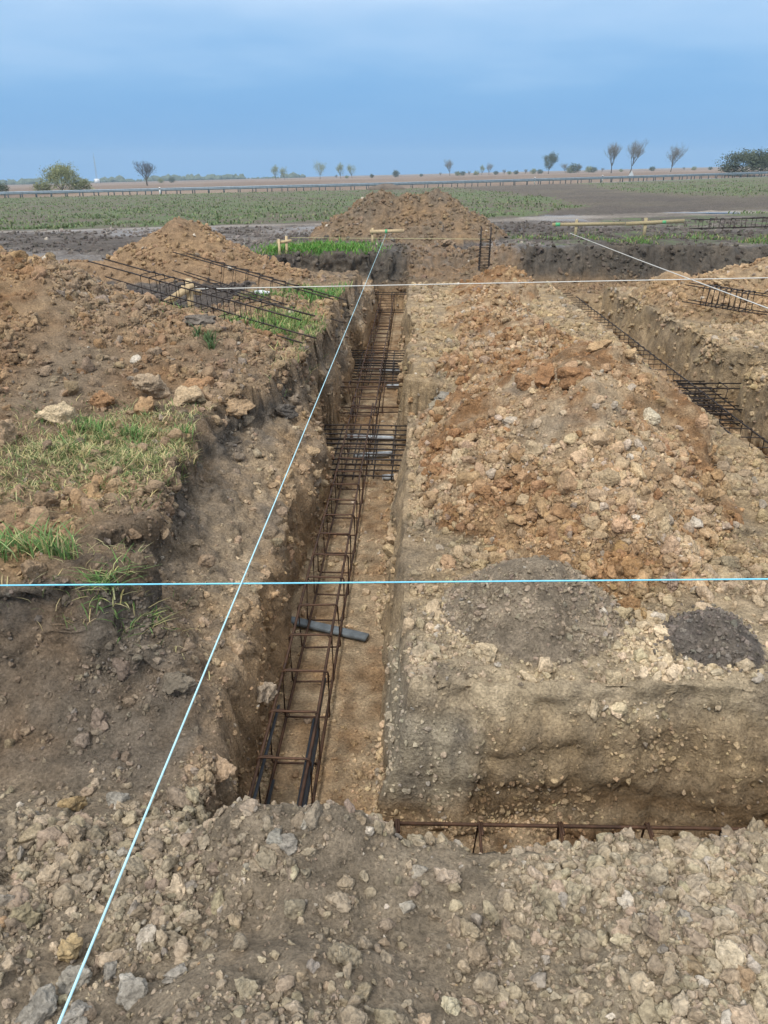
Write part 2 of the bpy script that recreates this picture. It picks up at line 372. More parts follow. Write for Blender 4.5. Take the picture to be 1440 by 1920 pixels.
rz = rz + .06 * nA + .10 * nB + .05 * fbm(P2, 4.5, 2, 29)
rz = rz - 2.5 * np.clip(X - 2.22 - .12 * nB, 0, 9) - 2.5 * np.clip(2.98 - Y, 0, 9) - 2.5 * np.clip(.06 + ch * .6 - X, 0, 9)
rz2 = rz
heap('spoil_heap', 'broad ochre and rust ridge of excavated soil between the two trenches', rz2)
heap('spoil_heap', 'pointed brown mound behind the loose rebar cages on the left', np.maximum(np.maximum(cone(-4.25, 14.6, .98, 1.6, 1.7, .05), cone(-3.2, 13.8, .42, 2.6, 1.7, .15)), cone(-5.4, 13.4, .28, 2.6, 1.7, .15)) + .11 * nB + .06 * nA)
heap('spoil_heap', 'twin-peaked brown mound beyond the end of the trench', np.maximum.reduce([cone(-1.05, 23.6, 1.26, 1.5, 1.7, .08), cone(.62, 23.6, 1.22, 1.55, 1.8, .08), cone(-.2, 23.4, 1.06, 1.8, 1.9, .12), cone(-2.2, 22.4, .26, 1.9, 1.8, .1), cone(1.25, 22.2, .45, 1.7, 2.4, .2), cone(.3, 21.3, .38, 2.2, 2.2, .2)]) + .14 * nB + .06 * nA + .05 * fbm(P2, 5., 2, 39))
heap('soil_pile', 'small grey-brown cone of fine crumbs at the front of the ridge', cone(.66, 3.5, -.16, 1.55, 1.6, .03) + .015 * nB)
heap('soil_pile', 'small dark grey soil pile at the right front of the ridge', np.minimum(cone(1.47, 3.22, -.27, 1.15, 1.25, .05), -.4 + 6 * (.085 - ((X - 1.47) ** 2 + (Y - 3.22) ** 2)) + .16 * nB + .10 * nC) + .01 * nB)
heap('spoil_heap', 'tan heap piled on the right block beyond the second trench', np.maximum(np.maximum(cone(6.6, 13.6, .48, 2.6, 1.8, .15), cone(5.2, 13.4, .16, 2.2, 1.6, .12)), cone(4.75, 14.8, .0, 1.6, 1.5, .1)) + .09 * nB + .04 * nA)
Z = base.copy(); own = np.zeros(len(X), int)
Tc = np.minimum(Tsoft, T) - .02
for k, (n_, l_, z_) in enumerate(heaps, 1):
    z_ = np.minimum(z_, Tc)
    if k == 5: z_ = z_ - 2 * np.clip(2.95 + .1 * nB - Y, 0, 9)
    m = z_ > Z + .015; own[m] = k; Z = np.maximum(Z, z_)
Z = Z + tilt
_ry = np.interp(X, [-600, -53, 0, 30, 60, 700], [90, 104, 105, 118, 140, 700])
Z = Z - .75 * S(-5, -.5, Y - _ry) * S(40, 12, Y - _ry)
# general roughness outside the dig
mudm = (Y > 18) & (own == 0)
Z = Z + np.where(mudm & (Z > -.2), .05 * nB * (1 - S(26, 29, Y)) + .07 * nB * S(31, 34, Y) * (Y < 95), 0)
# ---------- 3-D displacement along normals
P = np.stack([X, Y, Z], 1).astype(np.float32)
def normals(P):
    G = P.reshape(ny, nx, 3)
    du = np.zeros_like(G); dv = np.zeros_like(G)
    du[:, 1:-1] = G[:, 2:] - G[:, :-2]; du[:, 0] = G[:, 1] - G[:, 0]; du[:, -1] = G[:, -1] - G[:, -2]
    dv[1:-1] = G[2:] - G[:-2]; dv[0] = G[1] - G[0]; dv[-1] = G[-1] - G[-2]
    n = np.cross(du, dv); n /= np.linalg.norm(n, axis=2)[:, :, None] + 1e-12
    return n.reshape(-1, 3)
near = np.where((Y > .3) & (Y < 30) & (X > -8) & (X < 11))[0]
Pn = P[near]; n = normals(P)[near]; Yn = Y[near]; Xn = X[near]; On = own[near]; Zn = Z[near]
steep = 1 - np.clip(n[:, 2], 0, 1)
flr = S(-1.05, -1.17, Zn) * (n[:, 2] > .8)
loose = np.clip((On > 0) * 1. + (Yn < 2.3) * (Zn > -.8) + .4 * (Zn > -.62), 0, 1)
fine = np.where(np.isin(On, [5, 6]), .25, 1.)
w1 = worley(Pn, 9., 1); w2 = worley(Pn, 21., 2); w3 = worley(Pn, 4., 8)
w4 = worley(Pn, 44., 6)
d = loose * fine * (.020 * (.55 - w1) + .012 * (.5 - w2) + .006 * (.5 - w4)) + loose * fine * .04 * np.clip(.5 - w3, -.2, .5) * S(3, 5, Yn) + loose * .03 * fbm(Pn, 5., 3, 35)
d = d + (1 - loose) * steep * (.075 * fbm(Pn, (3.5, 3.5, 2.6), 3, 41) + .020 * fbm(Pn, (15, 15, 7), 3, 51) + .008 * (.5 - w2) + .018 * (Yn < 3.2) * (Xn > -.2) * fbm(Pn, (2.2, 2.2, 20), 2, 53) + .016 * (Xn < -.5) * fbm(Pn, (18, 18, 2.2), 2, 57))
blk = (On == 0) * (Xn < -.86) * (Yn > 2.3) * S(-.62, -.45, Zn)
d = d + blk * (.055 * (.5 - w1) + .06 * np.clip(.45 - w3, -.2, .4) + .02 * (.5 - w2))
fbk = (On == 0) * S(17.4, 17.8, Yn) * S(21.5, 20.8, Yn) * (Xn > -3) * S(.05, -.05, Zn)
d = d + fbk * (.10 * (.5 - w1) + .16 * np.clip(.5 - w3, -.2, .4) + .10 * fbm(Pn, 2.2, 3, 63))
fwl = (On == 0) * S(2.68, 2.76, Yn) * S(3.1, 2.95, Yn) * (Xn > .1)
tw = Xn * 7.5 + .5 * fbm(Pn, (2, 2, 1.2), 2, 69) + .25 * Zn
groove = np.abs(tw - np.floor(tw) - .5) * 2
lay = np.abs(noise(Pn, (1.6, 1.6, 11.), 75)); crack = S(.10, .0, np.abs(fbm(Pn, (4.5, 4.5, 6.), 2, 77)))
d = d + fwl * (.045 * fbm(Pn, (5, 5, 7), 3, 65) + .03 * groove ** .6 * S(-.5, -.7, Zn) + .022 * lay - .03 * crack + .02 * (.5 - w1) + .012 * fbm(Pn, 30., 2, 79))
lwl = (On == 0) * (Xn < -.74) * (Xn > -1.5) * (Yn > 3.0) * (Yn < 17) * S(-.1, -.2, Zn) * S(-1.15, -1.05, Zn)
tl = Yn * 6. + .6 * fbm(Pn, (2, 2, 1.2), 2, 85) + 1.2 * Xn
d = d + lwl * (.025 * np.abs(tl - np.floor(tl) - .5) * 2 - .03 * S(.10, .0, np.abs(fbm(Pn, (5., 5., 4.), 2, 87))) + .05 * fbm(Pn, 2.4, 2, 89))
d = d + flr * (.016 * fbm(Pn, 6., 3, 61) + .008 * (.5 - w2))
d = d + .012 * fbm(Pn, 12., 3, 71) * (1 - flr) * fine
shear = S(-.16, -.1, Xn) * S(.34, .22, Xn) * S(2.74, 2.84, Yn) * S(3.55, 3.3, Yn) * S(-.5, -.6, Zn) * (On == 0)
d = d * (1 - .8 * shear) + shear * .012 * fbm(Pn, (14, 4, 4), 2, 59)
d = d * np.where(Yn > 24, .5, 1.)
# wavy walls
wv = np.stack([.08 * fbm(Pn, (.2, 1.3, 1.3), 2, 81), .07 * fbm(Pn, (1.1, .2, 1.3), 2, 91), 0 * Xn], 1) * (Zn < -.1)[:, None] * (On == 0)[:, None] * S(.3, .6, steep)[:, None]
P[near] = Pn + n * d[:, None].astype(np.float32) + wv.astype(np.float32)
NRM = normals(P)

# ---------- colours (soil types), vegetation and wetness
TOP = np.array((.150, .123, .094)); TOPD = np.array((.082, .072, .061)); SUB = np.array((.335, .222, .122)); PALE = np.array((.44, .335, .22)); RUST = np.array((.24, .136, .066))
GREY = np.array((.262, .213, .155)); BROWN = np.array((.252, .170, .102)); MUD = np.array((.10, .086, .076)); TRACK = np.array((.27, .235, .20)); ARABLE = np.array((.17, .125, .095))
def mixc(a, b, t): return a + (b - a) * np.clip(t, 0, 1)[:, None]
Pz = P; c1 = fbm(Pz, 1.6, 4, 101, .6); c2 = fbm(Pz, 4.2, 4, 111, .65); c3 = fbm(Pz, 11., 2, 121); c4 = fbm(Pz, .7, 2, 131)
C = np.tile(SUB, (len(X), 1))
def put(m, col): C[m] = col[m]
zc = P[:, 2]
sub = mixc(mixc(np.tile(SUB, (len(X), 1)), PALE, .5 + 1.5 * c1), RUST, .9 * c2 - .1)
topc = mixc(np.tile(TOP, (len(X), 1)), TOPD, .5 + 1.3 * c2)
put(np.ones(len(X), bool), sub)
def putw(w, col):
    global C
    C = mixc(C, col, w)
def T3(*c): return np.tile(np.array(c), (len(X), 1))
nat = (own == 0) * 1.
jy = Y + .10 * c2 + .06 * c3; jx = X + .08 * c2 + .05 * c3; jz = zc + .07 * c1 + .06 * c2 + .03 * c3
# left bank: dark topsoil over ochre
lb = nat * (X < -.47) * S(2.05, 2.45, jy) * S(22, 21, Y)
putw(lb, mixc(mixc(sub * .92, TOP * 1.7, .25 + 1.2 * c2), topc * 1.3, S(-.46, -.16, jz)))
wl = lb * S(-.50, -.62, jz)
putw(wl, mixc(mixc(T3(.33, .235, .145), TOP * 1.6, .15 + 1.4 * c2), SUB * 1.1, .25 + 1.6 * c1))
ls = lb * S(-.20, -.06, zc) * S(17, 16.5, Y)
putw(ls, mixc(mixc(mixc(T3(*BROWN), GREY, .5 + 1.2 * c1), topc, .15 + 1.0 * c2), SUB, .2 + 1.4 * c1))
fs = nat * S(-.80, -.95, jx) * S(2.0, 2.4, jy) * S(3.12, 2.98, jy)
putw(fs, mixc(mixc(T3(*(TOP * 1.2)), BROWN * .85, .45 + 1.8 * c1), TOPD * 1.35, S(-.34, -.06, jz) * (.8 + c2)))
fl = S(-1.08, -1.14, zc)
putw(fl, mixc(mixc(T3(.36, .235, .13), np.array((.47, .36, .235)), .5 + 1.3 * c1 + .6 * c3), np.array((.27, .155, .08)), c2 - .05))
rb = nat * (X >= -.47) * S(2.4, 2.6, Y) * S(18.2, 17.4, jy) * S(-1.15, -1.1, zc)
putw(rb, mixc(mixc(T3(.36, .265, .155), PALE, .25 + 1.1 * c1), np.array((.24, .19, .13)), .25 + 1.2 * c2))
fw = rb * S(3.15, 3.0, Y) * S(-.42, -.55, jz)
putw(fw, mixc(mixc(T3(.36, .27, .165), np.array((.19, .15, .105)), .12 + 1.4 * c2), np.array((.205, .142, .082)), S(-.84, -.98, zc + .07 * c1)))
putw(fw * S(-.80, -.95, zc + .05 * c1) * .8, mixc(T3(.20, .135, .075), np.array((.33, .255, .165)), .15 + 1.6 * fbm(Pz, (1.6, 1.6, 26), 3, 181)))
putw(rb * S(-.16, -.1, X) * S(.36, .24, jx) * S(3.65, 3.35, jy) * S(-.5, -.6, jz) * S(-1.12, -1.0, zc), mixc(T3(.42, .36, .265), np.array((.27, .235, .185)), .3 + 1.6 * fbm(Pz, (12, 3, 3), 2, 183)))
tp = rb * S(-.66, -.52, zc) * S(3.8, 3.2, jy); putw(tp, mixc(T3(.47, .375, .25), GREY, .1 + 1.4 * c2))
fb = nat * S(17.2, 17.7, jy) * S(22, 21, Y) * S(-1.0, -.9, zc); putw(fb, mixc(mixc(topc * .95, TOPD, .35 + c1), SUB, S(-.5, -.85, jz) * .7))
fbr = fb * S(-.4, .2, jx) * S(2.9, 2.2, jx + .3 * c1); putw(fbr, mixc(topc, BROWN, .7 + c2))
fg = nat * S(2.5, 2.15, jy) * S(-1.0, -.85, zc)
putw(fg, mixc(mixc(mixc(T3(*GREY), np.array((.345, .283, .20)), S(-.4, .8, X) * 1.0 + .7 * c1), np.array((.16, .135, .11)), .15 + 1.2 * c4 + .5 * c2), BROWN * .85, .9 * c2 - .15))
# heaps
hp = mixc(mixc(mixc(np.tile(BROWN, (len(X), 1)), SUB, .25 + 1.3 * c1), RUST * .95, .2 + 1.5 * c2), GREY * .9, 1.3 * c4 + .2)
put(own == 1, hp)
rp = mixc(mixc(mixc(np.tile(SUB, (len(X), 1)), PALE, .35 + 1.7 * c1), RUST * 1.1, .28 + 2.0 * c2 + .7 * c4), np.array((.28, .225, .165)), -.25 + .5 * c3 + 1.3 * fbm(Pz, 2.3, 2, 151) + .5 * S(4.2, 3.2, Y))
put(own == 2, rp)
put(own == 3, mixc(np.tile(BROWN * 1.08, (len(X), 1)), SUB, .3 + c1)); put(own == 4, mixc(mixc(np.tile(BROWN * .9, (len(X), 1)), SUB * .8, .4 + 1.2 * c2), TOP, .35 + c1))
put(own == 5, mixc(np.tile(np.array((.30, .242, .175)), (len(X), 1)), np.array((.22, .178, .13)), .4 + 1.5 * c2)); put(own == 6, mixc(T3(.145, .124, .106), np.array((.21, .175, .14)), .3 + 1.5 * c2))
put(own == 7, .92 * mixc(np.tile(SUB * 1.05, (len(X), 1)), PALE, .3 + c1))
# wide country
nF = fbm(P2, .35, 4, 161); nG = fbm(P2, .06, 3, 171)
ctr = (own == 0) & (Y > 17.8) & (zc > -.35)
outl = (own == 0) & (X < -2.6) & (Y > 10.5)
mudc = mixc(np.tile(MUD, (len(X), 1)), np.array((.21, .185, .165)), .25 + 1.5 * nF + .8 * nB)
put((ctr & (Y > 20.2)) | outl, mudc)
py = np.interp(X, [-60, -15, -3, 3, 14, 60], [28.6, 29.0, 30.6, 30.6, 33., 44.]) + .4 * nF
pw = np.interp(X, [-15, 0, 14], [.8, .8, 2.4])
pm = S(1.0, .6, np.abs(Y - py) / pw) * (.75 + nF * .8) * (Y > 24)
C = mixc(C, TRACK, np.where(ctr, pm, 0))
veg = np.zeros(len(X)); wet = np.zeros(len(X))
road_y = np.interp(X, [-600, -53, 0, 30, 60, 700], [90, 104, 105, 118, 140, 700])
field = S(.6, 1.4, (Y - py) / 1.0) * (Y < road_y - 1)
# bare strip on the right: between two lines
tY = (Y - 30) / 70.
bl = np.interp(Y, [30, 42, 70, 100], [2.2, 8.4, 7.5, 3.8]) + 1.4 * nF
brx = np.interp(Y, [30, 45, 47, 62, 80, 100], [60, 60, 19., 17, 18, 21.]) + 1.6 * nF
bare = S(0, 1.2, X - bl) * S(0, 2.5, brx - X)
veg = field * (1 - bare) * (.52 + .16 * nF + .10 * nG)
C = np.where((field > .5)[:, None], mixc(np.tile(np.array((.135, .118, .09)), (len(X), 1)), MUD, bare * (.6 + .8 * nF)), C)
grs = S(23.5, 25.5, Y + nF) * (1 - S(0, 1.2, Y - py + 1.6)) * S(5, 7, X) * .52; veg = np.maximum(veg, np.where(ctr, grs, 0))
veg = np.maximum(veg, np.where(ctr & (X > 2.3) & (Y < 24.5), S(20.0, 20.4, Y) * (.48 + .1 * nB), 0))
gp = S(0, .4, 1 - np.abs((X + 2.1) / 1.3) ** 2 - ((Y - 19.) / 1.3) ** 2 + .3 * nB); veg = np.maximum(veg, np.where(own == 0, gp * .62 * (zc > -.15), 0))
beyond = Y > road_y + 9
C = np.where(beyond[:, None], mixc(np.tile(ARABLE, (len(X), 1)), np.array((.23, .175, .135)), .4 + 1.2 * nG + .4 * np.sin(Y * .02)), C)
wet = np.where(ctr | outl, np.clip(.25 + 1.4 * nF, 0, 1) * (Y < 33) * (veg < .3), 0)
wet = np.maximum(wet, S(-.9, -.98, zc) * ((Y < 3.0) & (Y > 2.6)) * .35)
C = np.clip(C * (1 + .12 * c3)[:, None], .015, .8)

# ---------- build ground and heap meshes out of the one surface
ii, jj = np.meshgrid(np.arange(ny - 1), np.arange(nx - 1), indexing='ij')
a_ = (ii * nx + jj).ravel(); Q = np.stack([a_, a_ + 1, a_ + nx + 1, a_ + nx], 1)
fo = own[Q[:, 0]]
SOILS = []
for k in range(len(heaps) + 1):
    q = Q[fo == k]; u, inv = np.unique(q, return_inverse=True); F = inv.reshape(-1, 4)
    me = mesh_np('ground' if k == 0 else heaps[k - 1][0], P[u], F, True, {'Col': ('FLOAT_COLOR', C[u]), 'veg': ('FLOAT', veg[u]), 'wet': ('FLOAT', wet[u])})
    nn = NRM[u]
    try: me.normals_split_custom_set_from_vertices(nn.tolist()) if k else None
    except Exception: pass
    if k == 0: o = link('ground', me, M_SOIL, kind='structure')
    else: o = link(heaps[k - 1][0], me, M_SOIL, label=heaps[k - 1][1], cat='soil heap')
    SOILS.append(o)
def gidx(x, y):
    j = np.clip(np.searchsorted(xl, x), 1, nx - 1); j = np.where(np.abs(xl[j - 1] - x) < np.abs(xl[j] - x), j - 1, j)
    i = np.clip(np.searchsorted(yl, y), 1, ny - 1); i = np.where(np.abs(yl[i - 1] - y) < np.abs(yl[i] - y), i - 1, i)
    return i * nx + j
def gz(x, y): return float(P[int(gidx(np.array(x), np.array(y)))][2])

# ------------------------------------------------------------------ clods
def ico(sub):
    t = (1 + 5 ** .5) / 2
    V = np.array([(-1, t, 0), (1, t, 0), (-1, -t, 0), (1, -t, 0), (0, -1, t), (0, 1, t), (0, -1, -t), (0, 1, -t), (t, 0, -1), (t, 0, 1), (-t, 0, -1), (-t, 0, 1)], float)
    V /= np.linalg.norm(V[0])
    F = [(0, 11, 5), (0, 5, 1), (0, 1, 7), (0, 7, 10), (0, 10, 11), (1, 5, 9), (5, 11, 4), (11, 10, 2), (10, 7, 6), (7, 1, 8), (3, 9, 4), (3, 4, 2), (3, 2, 6), (3, 6, 8), (3, 8, 9), (4, 9, 5), (2, 4, 11), (6, 2, 10), (8, 6, 7), (9, 8, 1)]
    V = list(map(tuple, V))
    for _ in range(sub):
        c = {}; G = []
        def mid(a, b):
            k = (min(a, b), max(a, b))
            if k not in c:
                m = (np.array(V[a]) + np.array(V[b])) / 2; V.append(tuple(m / np.linalg.norm(m))); c[k] = len(V) - 1
            return c[k]
        for a, b, d_ in F:
            ab, bc, ca = mid(a, b), mid(b, d_), mid(d_, a); G += [(a, ab, ca), (b, bc, ab), (d_, ca, bc), (ab, bc, ca)]
        F = G
    return np.array(V), np.array(F)
def clod_mesh(seed, sub, ang=.5):
    V, F = ico(sub); V = V.astype(np.float32); g = np.random.default_rng(seed)
    # cut by random planes for broken faces, then roughen
    for _ in range(13):
        nrm = g.normal(size=3); nrm /= np.linalg.norm(nrm); h = g.uniform(.38, .85)
        dd = V @ nrm; V = V - np.outer(np.clip(dd - h, 0, 9) * ang, nrm)
    V = V * (1 + .38 * fbm(V + seed, 1.5, 2, seed) + .24 * fbm(V + seed, 4.0, 3, seed + 3) + .12 * (.5 - worley(V + seed, 3.0, seed)))[:, None]
    V = V * g.uniform(.68, 1.2, 3) * 1.12
    return mesh_np('clod', V, F, True)
NV = 14
CL_LO = [clod_mesh(s, 2, .75) for s in range(NV)]
CL_HI = [clod_mesh(s + 40, 4, .8) for s in range(10)]
for me in CL_LO: me.materials.append(M_CLOD)
for me in CL_HI: me.materials.append(M_CLODO)
proto = [bpy.data.objects.new('clod_shape', me) for me in CL_LO]
ng = bpy.data.node_groups.new('scatter_clods', 'GeometryNodeTree')
ng.interface.new_socket('Geometry', in_out='INPUT', socket_type='NodeSocketGeometry'); ng.interface.new_socket('Geometry', in_out='OUTPUT', socket_type='NodeSocketGeometry')
gi = ng.nodes.new('NodeGroupInput'); go = ng.nodes.new('NodeGroupOutput'); iop = ng.nodes.new('GeometryNodeInstanceOnPoints')
g2i = ng.nodes.new('GeometryNodeGeometryToInstance')
for po in reversed(proto):
    oi = ng.nodes.new('GeometryNodeObjectInfo'); oi.inputs['Object'].default_value = po
    ng.links.new(oi.outputs['Geometry'], g2i.inputs[0])
def nattr(nm, typ):
    n = ng.nodes.new('GeometryNodeInputNamedAttribute'); n.data_type = typ; n.inputs[0].default_value = nm; return n.outputs[0]
ng.links.new(gi.outputs[0], iop.inputs['Points']); ng.links.new(g2i.outputs[0], iop.inputs['Instance']); iop.inputs['Pick Instance'].default_value = True
ng.links.new(nattr('vi', 'INT'), iop.inputs['Instance Index'])
e2r = ng.nodes.new('FunctionNodeEulerToRotation'); ng.links.new(nattr('rot', 'FLOAT_VECTOR'), e2r.inputs[0]); ng.links.new(e2r.outputs[0], iop.inputs['Rotation'])
ng.links.new(nattr('scl', 'FLOAT_VECTOR'), iop.inputs['Scale']); ng.links.new(iop.outputs[0], go.inputs[0])

# face areas and sampling weight
A = P[Q]; area = np.linalg.norm(np.cross(A[:, 2] - A[:, 0], A[:, 3] - A[:, 1]), axis=1) / 2
fc = A.mean(1); fN = NRM[Q[:, 0]]; fx, fy, fz = fc.T
dist = np.sqrt(fx ** 2 + fy ** 2 + (1.65 - fz) ** 2)
smin = np.maximum(.0046, .00175 * dist)
dens = np.zeros(len(Q))
cov = np.zeros(len(Q))                                   # coverage fraction wanted
clump = .62 + .6 * noise(fc.astype(np.float32), .8, 221) + 1.1 * noise(fc.astype(np.float32), 1.7, 201) + .7 * noise(fc.astype(np.float32), 5., 207)
clump = np.clip(clump, .08, 2.2)
vis = (fy > .7) & (fy < 30) & (np.abs(fx + .037 * fy) < .62 * fy + .9)
cov[(fo == 1)] = .85; cov[fo == 2] = .85; cov[fo == 3] = .5; cov[fo == 4] = .55; cov[fo == 5] = .55; cov[fo == 6] = .6; cov[fo == 7] = .5
g0 = fo == 0
cov[g0 & (fy < 2.5) & (fz > -.75)] = .95
cov[g0 & (fx < -.85) & (fy >= 2.1) & (fy < 3.1)] = .6
cov[g0 & (fx < -1.1) & (fy > 3) & (fy < 14) & (fz > -.15)] = .35
cov[g0 & (fx > .0) & (fy > 2.9) & (fy < 18.5) & (fz > -.66)] = .6
cov[g0 & (fy > 17.8) & (fy < 29) & (fz > -.4)] = .16
cov[g0 & (fz < -1.1)] = .10; cov[g0 & (fz < -1.1) & (fy > 2.8) & (np.abs(fx + .47) > .24) & (fx < 1)] = .38; cov[g0 & (fz < -1.08) & (fy > 2.64) & (fy < 2.8)] = .3
cov[g0 & (fz > -1.1) & (fz < -.66) & (fy > 2.1)] = .12; cov[g0 & (fz > -1.1) & (fz < -.5) & (fy > 2.6) & (fy < 3.05) & (fx > .3)] = .20; cov[g0 & (fz > -1.1) & (fz < -.5) & (fy > 2.6) & (fy < 3.4) & (fx < .3) & (fx > -.2)] = .05; cov[g0 & (fx > -1.2) & (fy > 17.6) & (fy < 21) & (fz < -.05) & (fz > -.95)] = .5
cov[g0 & (fx < -.5) & (fz > -.6) & (fz < -.12) & (fy > 3.1)] = .10
cov *= clump * vis
mean_a = 5.6 * smin ** 2
dens = cov / mean_a
cnt = rng.poisson(np.clip(dens * area, 0, 50))
idx = np.repeat(np.arange(len(Q)), cnt)
open('/tmp/info.txt', 'w').write(f'{len(idx)} {nx} {ny}') if False else None
uv = rng.random((len(idx), 2))
q = A[idx]; pos = (q[:, 0] * ((1 - uv[:, :1]) * (1 - uv[:, 1:])) + q[:, 1] * (uv[:, :1] * (1 - uv[:, 1:])) + q[:, 2] * (uv[:, :1] * uv[:, 1:]) + q[:, 3] * ((1 - uv[:, :1]) * uv[:, 1:]))
u_ = rng.random(len(idx))
size = smin[idx] * (1 - u_ * .9992) ** (-1 / np.where(fy[idx] < 2.4, 2.0, 2.3))
smax = np.where(fy[idx] < 2.4, .042, .062); smax = np.where(np.isin(fo[idx], [5, 6]), .02, smax); smax = np.where(fz[idx] < -1.0, .03, smax); smax = np.where((fo[idx] == 0) & (fy[idx] > 2.6) & (fy[idx] < 3.05) & (fz[idx] < -.55), .016, smax)
size = np.minimum(size, smax * rng.uniform(.6, 1.1, len(idx)))
pos = pos + fN[idx] * (size * .15)[:, None]
ci = Q[idx, 0].copy()
for k in range(len(SOILS)):
    mk = np.where((fo[idx] == k) & (rng.random(len(idx)) < (.2 if k else 0)))[0]; ci[mk] = ci[rng.permutation(mk)]
mk = np.where((fo[idx] == 0) & (fy[idx] < 2.4) & (rng.random(len(idx)) < .3))[0]; ci[mk] = ci[rng.permutation(mk)]
for k, (hx, hy) in ((5, (.66, 3.4)), (6, (1.47, 3.22))):
    mk = np.where((fo[idx] == k) & (rng.random(len(idx)) < .45))[0]; f_ = rng.uniform(1., 1.55, (len(mk), 1)); xy = np.array((hx, hy)) + (pos[mk, :2] - np.array((hx, hy))) * f_
    pos[mk] = np.c_[xy, P[gidx(xy[:, 0], xy[:, 1])][:, 2]]
cc = C[ci] * rng.uniform(.88, 1.16, (len(idx), 1)) * (1 + rng.normal(0, .02, (len(idx), 3)))
lum = cc.mean(1, keepdims=True); cc = np.where(rng.random((len(idx), 1)) < .04, cc * .65 + lum * .42, cc)
cc = np.where(rng.random((len(idx), 1)) < .004, np.array([[.50, .44, .36]]), cc); cc = np.clip(cc, .02, .7)
rt = rng.uniform(0, 2 * pi, (len(idx), 3)); sc3 = size[:, None] * rng.uniform(.75, 1.25, (len(idx), 3)); vi = rng.integers(0, NV, len(idx))
# the clods that show largest become objects of their own
app = size / np.maximum(dist[idx], .5); big = np.argsort(-app)[:235]; small = np.ones(len(idx), bool); small[big] = False
for o_, k in ((SOILS[k], k) for k in range(len(SOILS))):
    m = small & (fo[idx] == k)
    if not m.any(): continue
    me = bpy.data.meshes.new('loose_clods'); me.vertices.add(int(m.sum())); me.vertices.foreach_set('co', pos[m].astype(np.float32).ravel())
    for nm, typ, arr in (('rot', 'FLOAT_VECTOR', rt[m]), ('scl', 'FLOAT_VECTOR', sc3[m])):
        at = me.attributes.new(nm, typ, 'POINT'); at.data.foreach_set('vector', arr.astype(np.float32).ravel())
    at = me.attributes.new('vi', 'INT', 'POINT'); at.data.foreach_set('value', vi[m].astype(np.int32))
    at = me.attributes.new('ccol', 'FLOAT_COLOR', 'POINT'); at.data.foreach_set('color', np.c_[cc[m], np.ones(m.sum())].astype(np.float32).ravel())
    lo = link('loose_clods', me, M_CLOD, o_, kind='stuff')
    md = lo.modifiers.new('scatter', 'NODES'); md.node_group = ng
def single_clod(p, s, color, owner, r=None):
    o = bpy.data.objects.new('clod', CL_HI[random.randrange(len(CL_HI))]); COL.objects.link(o); o.parent = SOILS[owner]
    o.location = p; o.scale = s; o.rotation_euler = r if r is not None else [random.uniform(0, 6.28) for _ in range(3)]
    o.color = (*color, 1); return o
for b_ in big: single_clod(pos[b_], sc3[b_], cc[b_], int(fo[idx[b_]]), rt[b_])
# noticeable lumps, x, y, radius, colour
LUMPS = [(-1.45, 6.05, .14, (.36, .25, .15)), (-1.75, 6.25, .10, (.33, .20, .11)), (-2.05, 6.0, .11, (.33, .25, .17)), (-2.35, 5.65, .12, (.29, .17, .09)), (-2.55, 5.25, .11, (.48, .38, .25)),
         (-2.0, 5.55, .09, (.34, .22, .12)), (-1.78, 5.75, .10, (.40, .30, .19)), (-2.75, 4.85, .10, (.36, .26, .17)), (-2.9, 4.5, .10, (.34, .25, .17)), (-1.15, 6.6, .09, (.12, .105, .09)), (-2.1, 7.6, .12, (.14, .12, .10)),
         (-1.10, 2.22, .055, (.27, .25, .215)), (-1.28, 2.18, .05, (.30, .22, .12)), (-.74, 1.36, .060, (.30, .275, .235)), (-.93, 1.40, .055, (.24, .22, .185)), (-.97, 1.31, .065, (.27, .25, .215)), (-.98, 1.50, .05, (.36, .27, .15)),
         (-.86, 1.30, .045, (.25, .23, .2)), (-.62, 1.40, .03, (.27, .245, .21)), (-.84, 1.46, .035, (.23, .21, .18)), (-.42, 1.83, .042, (.27, .25, .21)), (-.37, 1.80, .035, (.25, .225, .19)), (-.33, 1.9, .03, (.30, .27, .22)),
         (.13, 1.36, .03, (.46, .41, .29)), (.62, 1.55, .035, (.42, .36, .25)), (.88, 1.45, .05, (.42, .35, .25)), (.7, 1.3, .04, (.40, .33, .24)), (.46, 1.86, .03, (.38, .33, .25)), (.53, 1.84, .028, (.38, .33, .25)),
         (.95, 1.62, .04, (.38, .33, .25)), (1.78, 5.55, .075, (.50, .44, .33)), (1.05, 5.9, .10, (.27, .15, .075)), (1.25, 5.75, .11, (.25, .14, .07)), (.9, 6.1, .09, (.29, .17, .09)), (1.5, 6.35, .09, (.40, .27, .15)),
         (.35, 6.9, .10, (.20, .18, .15)), (.25, 6.75, .08, (.26, .22, .16)), (.5, 4.6, .06, (.28, .16, .08)), (.62, 4.75, .07, (.30, .18, .10)), (1.95, 4.7, .08, (.33, .22, .12)), (1.15, 3.55, .055, (.30, .18, .09)), (1.2, 3.45, .05, (.36, .24, .12)), (1.1, 3.42, .045, (.40, .32, .2)),
         (.24, 3.95, .05, (.42, .28, .17)), (.3, 4.05, .05, (.44, .33, .21)), (6.1, 13.0, .16, (.42, .31, .19)), (5.0, 13.0, .12, (.42, .31, .19)), (.9, 20.3, .14, (.30, .22, .15))]
for (x, y_, r_, c_) in LUMPS:
    r_ *= 1.25 if y_ > 2.4 else .95
    g = int(gidx(np.array(x), np.array(y_)))
    single_clod((x, y_, P[g][2] + r_ * .30), (r_ * 1.05, r_ * random.uniform(.8, 1), r_ * random.uniform(.65, .85)), c_, int(own[g]), (random.uniform(-.3, .3), random.uniform(-.3, .3), random.uniform(0, 6.28)))

